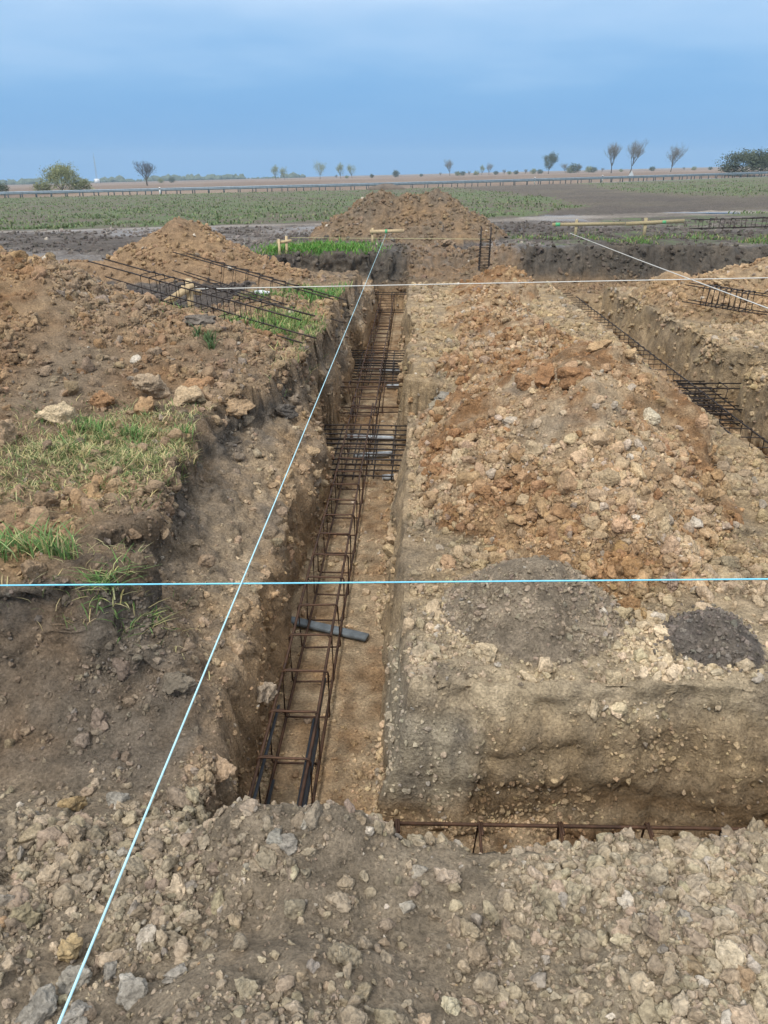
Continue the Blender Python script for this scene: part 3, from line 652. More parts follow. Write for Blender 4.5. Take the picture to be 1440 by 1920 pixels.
# ------------------------------------------------------------------ reinforcement
def stirrup_mesh(wd, ht, r):
    c = .018; pts = []
    for (sx, sz, a0) in ((1, 1, 0), (-1, 1, 90), (-1, -1, 180), (1, -1, 270)):
        for a in (0, 45, 90):
            t = R(a0 + a); pts.append((sx * (wd / 2 - c) + c * math.cos(t), 0, sz * (ht / 2 - c) + c * math.sin(t)))
    m = MB().tube(pts, r, 6, closed=True)
    m.tube([(-wd / 2 + .002, .010, ht / 2 - .03), (-wd / 2 + .006, .010, ht / 2 - .004), (-wd / 2 + .075, .010, ht / 2 + .001)], r * .95, 6)     # overlapping end
    return m.mesh('stirrup')
def cage(label, p0, p1, wd=.25, ht=.325, sp=.35, rb=.0085, rs=.0062, mat=None, overhang=.1, skip=(), roll=0, mid_bars=False, sag=.01, bars4=(1, 1, 1, 1), group=None, start=None, stop=None):
    """p0 -> p1: axis of the bottom plane centre"""
    p0 = np.array(p0, float); p1 = np.array(p1, float); L = np.linalg.norm(p1 - p0); mat = mat or M_REBAR
    root = empty('rebar_cage', tuple(p0), label=label, cat='rebar cage', group=group)
    d = (p1 - p0) / L; yaw = math.atan2(-d[0], d[1]); pit = math.asin(d[2])
    root.rotation_euler = (pit, roll, yaw)
    g = np.random.default_rng(int(L * 1000) % 9973)
    k = 0
    ends = [(sx, sz) for sx in (-1, 1) for sz in (0, 1)]
    for on, (sx, sz) in zip(bars4, ends):
        nseg = max(4, int(L / .7)); t = np.linspace(-overhang, L + overhang, nseg)
        px = sx * (wd / 2 - .012) + g.normal(0, .004, nseg); pz = (.012 if sz == 0 else ht - .012) + g.normal(0, .0035, nseg) - sag * np.abs(np.sin(t * 2.1 + sx)) * .5
        a, b = 0, nseg
        if on != 1: a = 0; b = max(2, int(nseg * on))
        link('longitudinal_bar', MB().tube(np.stack([px, t, pz], 1)[a:b], rb, 6).mesh('longitudinal_bar'), mat, root)
    me = stirrup_mesh(wd, ht, rs)
    t = start if start is not None else sp * .5
    while t < (stop if stop is not None else L):
        s = link('stirrup', me, mat, root); s.location = (g.normal(0, .004), t, ht / 2 + g.normal(0, .004)); s.rotation_euler = (g.normal(0, .05), g.normal(0, .02), g.normal(0, .03))
        t += sp * g.uniform(.94, 1.06)
    return root
zb = FLOOR + .045
near_c = cage('long rusty rebar cage lying in the near half of the main trench', (-.565, 2.36, zb), (-.565, 8.75, zb), overhang=.12, start=.06, sp=.345)
tie = MB().tube([(.012 * math.cos(a), .003 * math.sin(3 * a), .012 * math.sin(a)) for a in np.linspace(0, 2 * pi, 9)[:-1]], .0022, 4, closed=True).tube([(.01, 0, .01), (.026, .012, .024)], .0018, 4).mesh('tie_wire')
for st_ in [c for c in near_c.children if c.name.startswith('stirrup')][:10]:
    for sx in (-1, 1):
        for sz in (-1, 1):
            if random.random() < .8:
                o = link('tie_wire', tie, M_REBARD, st_); o.location = (sx * .113, random.gauss(0, .003), sz * .150); o.rotation_euler = (random.uniform(-.6, .6), random.uniform(0, 6), random.uniform(-.8, .8))
# splice bars at the near end, fresh blue steel
for (sx, zz_, l) in ((-.10, .295, .85), (.10, .295, .75), (-.10, .03, .6), (.085, .03, 1.0), (.118, .29, 1.1)):
    link('splice_bar', MB().tube([(sx, -.14, zz_), (sx * .98, l, zz_ - .012)], .0085, 6).mesh('splice_bar'), M_STEELB, near_c)
cage('narrow rusty rebar cage lying in the far half of the main trench', (-.55, 8.35, zb + .03), (-.55, 17.5, zb + .03), wd=.29, ht=.34, sp=.36)
cage('rebar cage in the front trench, its top bar above the crumbly bank', (-.28, 2.31, zb), (4.2, 2.34, zb), sp=.35, start=.24)
cage('long rebar cage in the second trench on the right', (3.42, 2.6, zb), (3.42, 17.3, zb), wd=.31, ht=.36, sp=.30, rb=.009, rs=.006, mat=M_REBARD)
cage('short rebar cage laid across the main trench beneath the long one', (-.98, 9.62, zb - .01), (.0, 9.66, zb - .01), wd=.27, ht=.36, sp=.42, mat=M_REBAR, overhang=.02)
cage('rebar cage in the side trench on the right', (3.75, 9.68, zb), (8.6, 9.72, zb), wd=.3, ht=.36, sp=.35, rb=.009, rs=.006, mat=M_REBARD, overhang=.35)
cage('rebar cage across the far end of the main trench', (-.9, 17.05, zb + .05), (3.3, 17.05, zb + .05), wd=.3, ht=.4, sp=.3, mat=M_REBARD)
cage('loose dark rebar cage slanting down to the trench edge, nearer of two', (-4.15, 10.45, .36), (-1.12, 7.95, .06), wd=.22, ht=.26, sp=.2, rb=.0085, rs=.0055, mat=M_REBARD, overhang=.05, start=1.15, stop=3.5, bars4=(1, 1, 1, 1), roll=.1)
cage('loose dark rebar cage by the brown mound, farther of two', (-3.6, 12.3, .24), (-.98, 9.7, -.04), wd=.24, ht=.30, sp=.3, rb=.0085, rs=.0055, mat=M_REBARD, overhang=.1, start=1.0, stop=3.4, roll=-.15)
up_ = cage('short upright rebar cage standing by the far mound', (1.72, 18.3, -.42), (1.73, 18.3, .50), wd=.24, ht=.24, sp=.06, rb=.010, rs=.009, mat=M_REBARD, overhang=.06, start=.05, stop=.72)
cage('short rebar cage lying on the right block under the string', (4.45, 12.35, -.20), (5.05, 11.85, -.24), wd=.26, ht=.28, sp=.085, rb=.008, rs=.008, mat=M_REBARD, overhang=.25)
cage('rebar cage lying on the far grass at the right edge', (8.0, 23.6, .20), (12.5, 23.9, .30), wd=.25, ht=.26, sp=.3, rb=.011, rs=.011, mat=M_REBARD)
def mat_grid(label, x0, x1, y0, y1, z, nxb, nyb, mat, layers=1):
    root = empty('rebar_mat', ((x0 + x1) / 2, (y0 + y1) / 2, z), label=label, cat='rebar mat'); W, H = (x1 - x0) / 2, (y1 - y0) / 2
    bx = MB().tube([(-W, 0, 0), (-W * .3, 0, .004), (W * .4, 0, -.003), (W, 0, 0)], .008, 6).mesh('bar'); by = MB().tube([(0, -H, 0), (0, 0, .004), (0, H, 0)], .008, 6).mesh('bar')
    for l in range(layers):
        for k in range(nxb):
            b = link('bar', bx, mat, root); b.location = (random.gauss(0, .012), -H + .04 + (2 * H - .08) * k / (nxb - 1), l * .17 + .009); b.rotation_euler.z = random.gauss(0, .008)
        for k in range(nyb):
            b = link('bar', by, mat, root); b.location = (-W + .05 + (2 * W - .1) * k / (nyb - 1), random.gauss(0, .01), l * .17 - .008); b.rotation_euler.z = random.gauss(0, .012)
mat_grid('square rebar mat under the cage at the nearer widening', -1.0, .26, 7.05, 8.25, FLOOR + .10, 8, 7, M_REBARD, 2)
mat_grid('square rebar mat under the cage at the farther widening', -.98, .10, 10.7, 12.15, FLOOR + .11, 9, 7, M_REBARD, 2)
mat_grid('rebar mat in the second trench where the side trench meets', 2.95, 3.95, 8.95, 10.4, FLOOR + .10, 9, 7, M_REBARD, 2)
mat_grid('rebar mat at the right edge in the second trench', 3.1, 4.0, 6.1, 7.2, FLOOR + .10, 8, 7, M_REBARD, 1)
def spacer(label, a, b, wd, ht, mat):
    a = np.array(a); b = np.array(b); d = b - a; L = np.hypot(d[0], d[1]); rz_ = math.atan2(d[1], d[0])
    n_ = 9; t = np.linspace(-L / 2, L / 2, n_); V = []; F = []
    for i, x in enumerate(t):
        e = 1 - .35 * (abs(x) / (L / 2)) ** 8
        for (yy, zz2) in ((-.5, 0), (-.47, .93), (-.42, 1), (.42, 1), (.47, .93), (.5, 0)): V.append((x, yy * wd * (.8 + .2 * e), zz2 * ht))
    for i in range(n_ - 1):
        for k in range(6): F.append((i * 6 + k, i * 6 + (k + 1) % 6, i * 6 + 6 + (k + 1) % 6, i * 6 + 6 + k))
    for b0 in (0, (n_ - 1) * 6): F += [(b0, b0 + 1, b0 + 2, b0 + 3), (b0, b0 + 3, b0 + 4, b0 + 5)]
    o = link('spacer_bar', mesh_np('spacer_bar', V, F, False), mat, label=label, cat='spacer'); o.location = tuple((a + b) / 2); o.rotation_euler = (0, -math.atan2(d[2], L), rz_)
spacer('grey concrete spacer bar lying askew under the near cage', (-.82, 4.52, -1.18), (-.27, 4.32, -1.18), .075, .024, M_SPACER)
spacer('pale spacer bar on the floor between the two rebar mats', (-.74, 8.50, -1.17), (-.2, 8.46, -1.17), .05, .04, M_SPACERP)
spacer('blue-grey spacer bar at the front right of the nearer mat', (-.28, 7.22, -1.175), (.1, 7.30, -1.175), .06, .04, M_SPACERP)
spacer('blue-grey spacer bar in the middle of the nearer mat', (-.62, 7.86, -1.175), (-.2, 7.95, -1.175), .06, .04, M_SPACERP)
spacer('pale spacer bar at the front of the farther mat', (-.36, 10.85, -1.175), (.05, 10.9, -1.175), .06, .04, M_SPACERP)
spacer('pale spacer bar at the back of the farther mat', (-.5, 11.75, -1.175), (0, 11.8, -1.175), .06, .05, M_SPACERP)
spacer('dark grey spacer plank under the far part of the right cage', (3.05, 13.2, -1.175), (3.5, 13.15, -1.175), .16, .05, M_SPACER)

# ------------------------------------------------------------------ strings and batter boards
def string(label, pts, r, mat, sag=.0):
    P_ = []
    for (a, b) in zip(pts[:-1], pts[1:]):
        a = np.array(a); b = np.array(b); n_ = 24
        for i in range(n_ + (b is pts[-1])):
            t = i / n_; p = a + (b - a) * t; p[2] -= sag * 4 * t * (1 - t); P_.append(p)
    P_.append(np.array(pts[-1], float))
    link('string_line', MB().tube(P_, r, 6).mesh('string_line'), mat, label=label, cat='string')
string('taut blue string running lengthwise over the main trench', [(-.585, -1.5, .30), (-.60, 2.41, .305), (-.68, 20.0, .29)], .0029, M_PALEB)
string('taut blue string stretched across in the foreground', [(-6, 2.41, .14), (-.6, 2.41, .296), (1.26, 2.41, .352), (6, 2.41, .49)], .003, M_BLUE)
string('white string stretched across the middle of the site', [(-2.82, 10.0, .30), (8, 10.05, .55)], .0062, M_WHITE)
string('pale string running lengthwise over the second trench', [(3.84, 20.2, .30), (3.86, 14, .29), (3.92, 4.0, .30)], .0065, M_WHITE)
string('thin faint string from the left stakes to the upright cage', [(-2.75, 18.0, .34), (1.6, 18.3, .30)], .005, M_YELL)
string('thin yellowish string at the far right bank', [(6.4, 20.6, .02), (12, 20.0, .0)], .006, M_YELL)
def board_set(label, posts, boards, marks, ps=.05, mat=M_WOOD):
    x0, y0 = posts[0][0], posts[0][1]; root = empty('batter_board', (x0, y0, 0), label=label, cat='batter board')
    for (x, y_, h0, h1, lean) in posts:
        zb_ = gz(x, y_) - .15 if h0 is None else h0
        m = MB().box((0, 0, (zb_ + h1) / 2), (ps, ps, h1 - zb_), lean, lean * .6); m.v[-1] = m.v[-1] + np.array((x - x0, y_ - y0, 0)); link('post', m.mesh('post', False), mat, root)
    for (a, b, th) in boards:
        a = np.array(a); b = np.array(b); c = (a + b) / 2 - np.array((x0, y0, 0)); d = b - a; L = np.linalg.norm(d)
        m = MB().box((0, 0, 0), (L, .025, th)); V = m.v[-1] @ rot(-math.asin(d[2] / L), 'y').T @ rot(math.atan2(d[1], d[0]), 'z').T + c; m.v[-1] = V
        link('board', m.mesh('board', False), mat, root)
    for (p, w_, h_) in marks:
        link('paint_mark', MB().box((p[0] - x0, p[1] - y0, p[2]), (w_, .03, h_)).mesh('paint_mark', False), M_GREENP, root)
board_set('light wooden batter board with green mark at the end of the main trench', [(-1.02, 20.06, None, .42, .02)], [((-1.08, 20.02, .335), (-.24, 20.02, .355), .085)], [((-.68, 20.02, .345), .06, .09)])
board_set('pair of short wooden stakes in the far left grass', [(-3.02, 18.1, None, .30, .06), (-2.86, 18.15, None, .36, -.05)], [((-3.06, 18.14, .22), (-2.74, 18.12, .27), .06)], [])
board_set('wooden batter board over the far end of the right trench', [(4.52, 23.0, None, .48, .03)], [((3.85, 22.96, .34), (5.85, 22.96, .37), .09)], [((4.0, 22.955, .345), .13, .095)], .07, M_WOODD)
board_set('wooden batter board by the grass at the far right', [(6.45, 23.1, None, .52, -.04)], [((5.9, 23.06, .36), (7.5, 23.06, .44), .10)], [((6.95, 23.055, .41), .10, .08)], .08, M_WOODD)
board_set('pale wooden stake with slanting brace holding the white string', [(-2.86, 10.05, None, .42, .05)], [((-3.22, 9.98, .10), (-2.78, 9.98, .36), .085), ((-2.98, 10.09, .30), (-2.72, 10.09, .24), .07)], [], .07)
# crumpled plastic by the farther loose cage
V_, F_ = ico(3); V_ = V_ * (1 + .3 * fbm(V_.astype(np.float32), 2.5, 2, 5))[:, None] * np.array((.14, .06, .035))
o = link('plastic_sheet', mesh_np('plastic_sheet', V_, F_, False), M_PLAST, label='scrap of crumpled white plastic under the farther loose cage', cat='plastic'); o.location = (-2.25, 11.6, gz(-2.25, 11.6) + .03)

# ------------------------------------------------------------------ grass
def grass(label, centers, h, wdt, cols, name='grass', dry=.3, bend=.5):
    """centers: Nx3 base points"""
    c = np.asarray(centers, float); n_ = len(c); a = rng.uniform(0, 2 * pi, n_); H = h * rng.uniform(.45, 1.15, n_); ln = H * bend * rng.uniform(.2, 1.3, n_)
    dirv = np.stack([np.cos(a), np.sin(a)], 1); sd_ = np.stack([-np.sin(a), np.cos(a)], 1) * (wdt * rng.uniform(.6, 1.2, n_))[:, None]
    V = np.zeros((n_, 8, 3)); ts = (0, .4, .75, 1.); ws = (.7, 1., .7, .08)
    for i, (t, w_) in enumerate(zip(ts, ws)):
        ctr_ = c[:, :2] + dirv * (ln * t ** 2)[:, None]; zz3 = c[:, 2] - .01 + H * (t - .25 * bend * t * t)
        V[:, 2 * i, :2] = ctr_ - sd_ * w_ * .5; V[:, 2 * i + 1, :2] = ctr_ + sd_ * w_ * .5; V[:, 2 * i, 2] = zz3; V[:, 2 * i + 1, 2] = zz3
    b = np.arange(n_)[:, None, None] * 8; F = (b + np.array([[0, 1, 3, 2], [2, 3, 5, 4], [4, 5, 7, 6]])[None]).reshape(-1, 4)
    g_, d_ = np.array(cols[0]), np.array(cols[1]); k = (rng.random(n_) < dry)[:, None]
    cb = np.where(k, d_, g_) * rng.uniform(.65, 1.35, (n_, 1)) * (1 + rng.normal(0, .06, (n_, 3)))
    tip = 1 + .25 * np.array(ts).repeat(2)[None, :, None]; cv = np.clip(cb[:, None] * tip, .01, .8).reshape(-1, 3)
    return link(name, mesh_np(name, V.reshape(-1, 3), F, True, {'Col': ('FLOAT_COLOR', cv)}), M_GRASS, label=label, cat='grass', kind='stuff')
def patch(n_, cx, cy, ax, ay, lim=None, clumps=24, tight=.35):
    k = rng.integers(0, clumps, n_); kc = rng.normal(0, 1, (clumps, 2)) * np.array((ax, ay)) * .5
    p = kc[k] + rng.normal(0, 1, (n_, 2)) * np.array((ax, ay)) * .5 * tight + np.array((cx, cy)); g = gidx(p[:, 0], p[:, 1]); z = P[g][:, 2]
    ok = np.ones(n_, bool) if lim is None else lim(p[:, 0], p[:, 1], z)
    return np.c_[p, z][ok]
GR = ((.11, .165, .055), (.44, .38, .20)); GB = ((.115, .205, .065), (.34, .33, .16))
top_ok = lambda x, y_, z: z > -.12
grass('trampled green and straw grass on the left bank below the heap', patch(13000, -1.95, 4.7, .85, .75, top_ok, 150), .07, .0055, GR, dry=.55, bend=1.2)
grass('fresh green blades at the heap foot on the left bank', patch(420, -2.05, 5.0, .75, .30, top_ok, 16, .12), .12, .008, GB, dry=.08, bend=.7)
grass('tall green tuft at the left frame edge of the bank', patch(300, -1.80, 3.22, .38, .18, None, 10, .3), .15, .0075, GB, dry=.3, bend=.9)
grass('green tuft hanging over the left bank rim beside the string', patch(190, -1.34, 3.05, .22, .10, None, 8, .35), .10, .007, GB, dry=.35, bend=1.5)
grass('sparse straw and blades along the left bank rim', patch(260, -1.55, 3.2, .7, .25, None, 40, .3), .07, .0045, GR, dry=.7, bend=1.2)
grass('single green tuft among dark clods on the left heap', patch(110, -1.92, 7.15, .12, .12, None, 4), .14, .011, ((.10, .16, .07), (.2, .2, .1)), dry=.15, bend=.8)
grass('green and straw grass behind the nearer loose cage', patch(3000, -1.55, 9.0, .75, 1.0, lambda x, y_, z: (z > -.15) & (x < -.98), 60), .13, .011, ((.10, .19, .05), (.33, .32, .14)), dry=.35, bend=.8)
grass('green grass behind the farther loose cage', patch(2000, -1.35, 11.6, .6, .8, lambda x, y_, z: (z > -.15) & (x < -.95), 40), .14, .013, ((.09, .20, .05), (.3, .3, .12)), dry=.2, bend=.8)
grass('bright green grass patch beside the far batter board', patch(6500, -2.25, 19.0, 1.15, 1.1, lambda x, y_, z: (z > -.12) & (y_ > 17.75), 90, .45), .16, .02, ((.10, .23, .045), (.26, .30, .10)), dry=.15, bend=.7)
grass('thin wisps of grass along the left trench rim', patch(420, -1.12, 7.6, .14, 1.3, lambda x, y_, z: z > -.3, 30), .12, .008, GR, dry=.5, bend=1.1)
p_ = np.stack([rng.uniform(2.6, 13, 5200), 20.5 + np.abs(rng.normal(0, 1.3, 5200))], 1); g_ = gidx(p_[:, 0], p_[:, 1]); keep = fbm(np.c_[p_, p_[:, :1] * 0].astype(np.float32), .9, 2, 77) + .10 * (p_[:, 0] > 7.5) > .0
keep &= own[g_] == 0
grass('patchy grass strip along the top of the far right bank', np.c_[p_, P[g_][:, 2]][keep], .13, .02, ((.10, .19, .05), (.28, .26, .12)), dry=.3, bend=.8)
# low crop of the wide field
n_ = 60000; yy = 31 + 72 * rng.random(n_) ** 1.5; xx = (rng.random(n_) - .53) * 1.25 * yy; g_ = gidx(xx, yy)
keep = rng.random(n_) < np.clip((veg[g_] - .3) * 2.6, 0, 1) * np.clip(.6 + 1.2 * noise(np.c_[xx, yy, yy * 0].astype(np.float32), .8, 31), .1, 1)
cp = np.c_[xx, yy, P[g_][:, 2]][keep]
grass('low green crop rows on the wide field before the road', cp, .16, .07, ((.125, .168, .078), (.17, .19, .10)), name='crop', dry=.3, bend=.9)

# ------------------------------------------------------------------ puddles on the muddy ground
def puddle(label, cx, cy, ax, ay, z):
    n_ = 40; a = np.linspace(0, 2 * pi, n_, endpoint=False); rr = 1 + .28 * np.sin(3 * a + cx) + .15 * np.sin(5 * a + cy); V = [(cx, cy, z)] + [(cx + ax * r_ * math.cos(t), cy + ay * r_ * math.sin(t), z) for t, r_ in zip(a, rr)]
    link('puddle', mesh_np('puddle', V, [(0, i + 1, (i + 1) % n_ + 1) for i in range(n_)], True), M_WATER, label=label, cat='puddle', kind='structure')
puddle('shallow puddle beside the left end of the nearer loose cage', -4.35, 12.3, .7, .45, gz(-4.35, 12.3) + .0)
puddle('wet sheen in ruts on the far left mud', -6.6, 17.0, 1.7, 1.3, -.115)
puddle('long puddle in the wheel track on the far right', 12.6, 31.8, 2.4, .35, gz(12.6, 31.8) + .0)
puddle('puddle in the mud right of the far mound', 2.9, 26.0, 1.2, .8, gz(2.9, 26) - .01)

# ------------------------------------------------------------------ road with guard rails
def gt(x, y_): return TILT * x
xs = np.arange(-260, 331, 6.); ys = np.interp(xs, [-600, -53, 0, 30, 60, 700], [90, 104, 105, 118, 140, 700])
ys = np.convolve(np.pad(ys, 4, mode='edge'), np.ones(9) / 9, 'valid')
cl = np.stack([xs, ys], 1); tn = np.gradient(cl, axis=0); tn /= np.linalg.norm(tn, axis=1)[:, None]; nr = np.stack([-tn[:, 1], tn[:, 0]], 1)
def strip(name, o0, o1, z0, z1, mat, **kw):
    a = cl + nr * o0; b = cl + nr * o1; n_ = len(xs)
    V = np.concatenate([np.c_[a, gt(a[:, 0], 0) + z0], np.c_[b, gt(b[:, 0], 0) + z1]]); F = [(i, i + 1, n_ + i + 1, n_ + i) for i in range(n_ - 1)]
    return link(name, mesh_np(name, V, F, True), mat, **kw)
EMB = -.12
strip('road', 0, 8.5, EMB, EMB - .15, M_ROAD, kind='structure')
vm = M_SOIL
for nm, o0, o1, z0, z1 in (('road_verge', -3.0, 0, -.35, EMB - .003), ('road_verge', 8.5, 11.5, EMB - .153, -.7)):
    o = strip(nm, o0, o1, z0, z1, None, kind='structure'); o.data.materials.append(plain('verge_grass', (.11, .13, .06), .9, .3, .6))
strip('road_line', .3, .6, EMB + .01, EMB + .006, M_LINE, kind='structure'); strip('road_line', 7.8, 8.1, EMB - .13, EMB - .135, M_LINE, kind='structure')
post_me = MB().box((0, 0, .36), (.10, .14, .85)).mesh('post', False)
def rail(label, off, dz=0.):
    a = cl + nr * off; zb_ = gt(a[:, 0], 0) + EMB + dz; root = empty('guard_rail', (float(a[40][0]), float(a[40][1]), float(zb_[40])), label=label, cat='guard rail'); o0 = np.array(root.location)
    prof = [(0, .46), (-.06, .53), (-.06, .58), (0, .62), (-.06, .66), (-.06, .71), (0, .78)]; m = len(prof); V = []
    for i in range(len(xs)):
        for (dx_, dz_) in prof: V.append((a[i][0] + nr[i][0] * dx_, a[i][1] + nr[i][1] * dx_, zb_[i] + dz_))
    F = [(i * m + k, i * m + k + 1, (i + 1) * m + k + 1, (i + 1) * m + k) for i in range(len(xs) - 1) for k in range(m - 1)]
    link('rail', mesh_np('rail', np.array(V) - o0, F, True), M_RAIL, root)
    arc = np.r_[0, np.cumsum(np.linalg.norm(np.diff(a, axis=0), axis=1))]; s = arc[np.searchsorted(xs, -75)]
    while s < arc[np.searchsorted(xs, 105)]:
        p = post_me; o = link('post', p, M_RAILP, root); x = np.interp(s, arc, a[:, 0]); o.location = (x - o0[0], np.interp(s, arc, a[:, 1]) + .1 - o0[1], gt(x, 0) + EMB + dz - o0[2]); s += 2.0
rail('steel guard rail on the near side of the road', -.45); rail('steel guard rail on the far side of the road', 9.0, -.15)
dm = plain('delineator_white', (.8, .8, .8), .5, .05); dk = plain('delineator_black', (.02, .02, .02), .5, .1)
for i, (x, off, lb_) in enumerate(((-34.8, -.9, 'white delineator post by the road near the left bush'), (22, 9.6, 'white delineator post on the far verge right of centre'), (36.5, 9.6, 'white delineator post on the far verge below the bare trees'))):
    k = int(np.argmin(abs(xs - x))); p = cl[k] + nr[k] * off; r_ = empty('delineator_post', (p[0], p[1], gt(p[0], 0) - .25), label=lb_, cat='road post')
    link('post', MB().box((0, 0, .5), (.14, .1, 1.0)).mesh('post', False), dm, r_); link('reflector_band', MB().box((0, 0, .82), (.145, .105, .18)).mesh('reflector_band', False), dk, r_)
# warning sign seen edge-on from behind on the far verge
k = int(np.argmin(abs(xs - 40))); p = cl[k] + nr[k] * 10.2; r_ = empty('road_sign', (p[0], p[1], gt(p[0], 0) - .6), label='small pale triangular road sign beyond the rails on the right', cat='road sign')
link('post', MB().box((0, 0, .9), (.08, .08, 1.8)).mesh('post', False), M_RAILP, r_)
tri = [(-.5, -.06, 1.0), (.5, -.06, 1.0), (0, -.06, 1.9), (-.5, -.02, 1.0), (.5, -.02, 1.0), (0, -.02, 1.9)]
me = bpy.data.meshes.new('plate'); me.from_pydata(tri, [], [(0, 1, 2), (5, 4, 3), (0, 3, 4, 1), (1, 4, 5, 2), (2, 5, 3, 0)]); link('plate', me, plain('sign_back', (.5, .53, .55), .5, .08), r_)
# small distant heap by the road
V_, F_ = ico(4); V_ = V_ * np.array((2.4, 1.4, .75)); V_ = V_ * (1 + .18 * fbm(V_.astype(np.float32), .8, 3, 9))[:, None]; V_[:, 2] = np.maximum(V_[:, 2], -.3) * (.5 + .5 * np.clip(1 - np.abs(V_[:, 0]) / 3., 0, 1))
o = link('soil_pile', mesh_np('soil_pile', V_, F_, True), plain('far_soil', (.13, .105, .085), .95, .3, 1.5, 0, .1), label='low dark soil pile far off beside the road', cat='soil heap'); o.location = (-3.4, 97.0, -.15)

# ------------------------------------------------------------------ trees
def grow(seed, h, trunk=.3, spread=.5, levels=4, kids=4, lean=0., droop=0., r0=None):
    g = np.random.default_rng(seed); tr = MB(); cr_ = MB(); tips = []
    def br(p, d, L, r, lv):
        n_ = 4; pts = [p]; q = np.array(p, float); dd = np.array(d, float)
        for i in range(n_):
            dd = dd + g.normal(0, .12, 3) + np.array((0, 0, .10 - droop * lv * .1)); dd /= np.linalg.norm(dd); q = q + dd * L / n_; pts.append(q.copy())
        (tr if lv <= 1 else cr_).tube(pts, np.linspace(r, r * .55, n_ + 1), 4 if lv else 6)
        if lv >= levels: tips.append(q); tips.append(np.array(pts[2])); return
        k = kids + (lv == 0) * 2
        for j in range(k):
            t = g.uniform(.45, 1.) if lv else g.uniform(.35, 1.) if trunk < .2 else g.uniform(.8, 1.); a = g.uniform(0, 2 * pi) if k < 3 else 2 * pi * j / k + g.uniform(-.5, .5)
            b0 = np.array(pts[min(n_, int(round(t * n_)))]); s_ = spread * g.uniform(.6, 1.3); side = np.array((math.cos(a), math.sin(a), 0)); nd = dd * math.cos(s_) + side * math.sin(s_); nd /= np.linalg.norm(nd)
            br(b0, nd, L * g.uniform(.55, .8) if lv else h * (1 - trunk) * g.uniform(.4, .55), r * .5, lv + 1)
    br((0, 0, 0), (lean, 0, 1), h * trunk, r0 or h * .02, 0)
    return tr, cr_, np.array(tips)
def leaves(tips, n_, rad, sz, seed, cr_):
    g = np.random.default_rng(seed); c = tips[g.integers(0, len(tips), n_)] + g.normal(0, rad, (n_, 3)); a = g.normal(0, 1, (n_, 3)); a /= np.linalg.norm(a, axis=1)[:, None]; b = np.cross(a, g.normal(0, 1, (n_, 3))); b /= np.linalg.norm(b, axis=1)[:, None]; s_ = sz * g.uniform(.6, 1.4, (n_, 1))
    V = np.stack([c - a * s_, c + b * s_ * .6, c + a * s_, c - b * s_ * .6], 1).reshape(-1, 3); return cr_.add(V, np.arange(n_ * 4).reshape(-1, 4))
KIND = {}
def kind(k, seed, h, nleaf, rad, sz, crown_mat, dome=None, **kw):
    tr, cr_, tips = grow(seed, h, **kw)
    if dome:
        g = np.random.default_rng(seed); rx, rz_, cz = dome; v = g.normal(0, 1, (260, 3)); v /= np.linalg.norm(v, axis=1)[:, None]; v *= g.uniform(.55, 1.02, (260, 1)) * (1 + .22 * fbm(v.astype(np.float32), 1.8, 2, seed))[:, None]
        extra = v * np.array((rx, rx, rz_)) * h + np.array((0, 0, cz * h)); tips = np.concatenate([tips[::2], extra[extra[:, 2] > .05 * h]])
    me_t = tr.mesh('trunk')
    if nleaf: tw = cr_.mesh('crown') if k.startswith('x') else None; leaves(tips, nleaf, rad, sz, seed, cr_)
    me_c = cr_.mesh('crown', False); me_t.materials.append(M_BARK); me_c.materials.append(crown_mat); KIND[k] = (me_t, me_c, h)
kind('bare', 3, 12, 1900, .30, .085, M_TWIG, dome=(.23, .33, .66), trunk=.30, spread=.42, levels=4, kids=5)
kind('bare2', 8, 12, 1500, .30, .085, M_TWIG, dome=(.21, .32, .67), trunk=.30, spread=.42, levels=4, kids=5, lean=.06)
kind('bare3', 12, 10, 1700, .28, .085, M_TWIG, dome=(.31, .35, .62), trunk=.25, spread=.52, levels=4, kids=5)
kind('dark', 21, 8, 1500, .28, .11, M_TWIGD, dome=(.42, .34, .62), trunk=.30, spread=.65, levels=4, kids=4, lean=-.1, r0=.3)
kind('pale', 31, 8, 1500, .3, .12, M_LEAFP, dome=(.24, .38, .58), trunk=.25, spread=.4, levels=4, kids=4)
kind('pale2', 35, 8, 1300, .3, .12, M_LEAFP, dome=(.33, .40, .56), trunk=.2, spread=.5, levels=4, kids=4)
kind('dense', 41, 9, 4200, .4, .16, M_LEAFD, dome=(.26, .36, .62), trunk=.3, spread=.42, levels=4, kids=4)
kind('bush', 51, 5, 5600, .30, .12, M_LEAFP, dome=(.78, .50, .46), trunk=.16, spread=.7, levels=4, kids=4, r0=.16)
kind('bushd', 61, 5, 6500, .35, .13, M_LEAFD, dome=(.8, .48, .42), trunk=.14, spread=.7, levels=4, kids=4, r0=.14)
kind('shrub', 71, 2.4, 800, .2, .12, M_LEAFP, dome=(.5, .45, .45), trunk=.12, spread=.7, levels=3, kids=4)
kind('shrubd', 75, 2.4, 800, .2, .12, M_LEAFD, dome=(.5, .45, .45), trunk=.12, spread=.7, levels=3, kids=4)
F_, PT, YW = 1440., R(23.8), R(2.1)
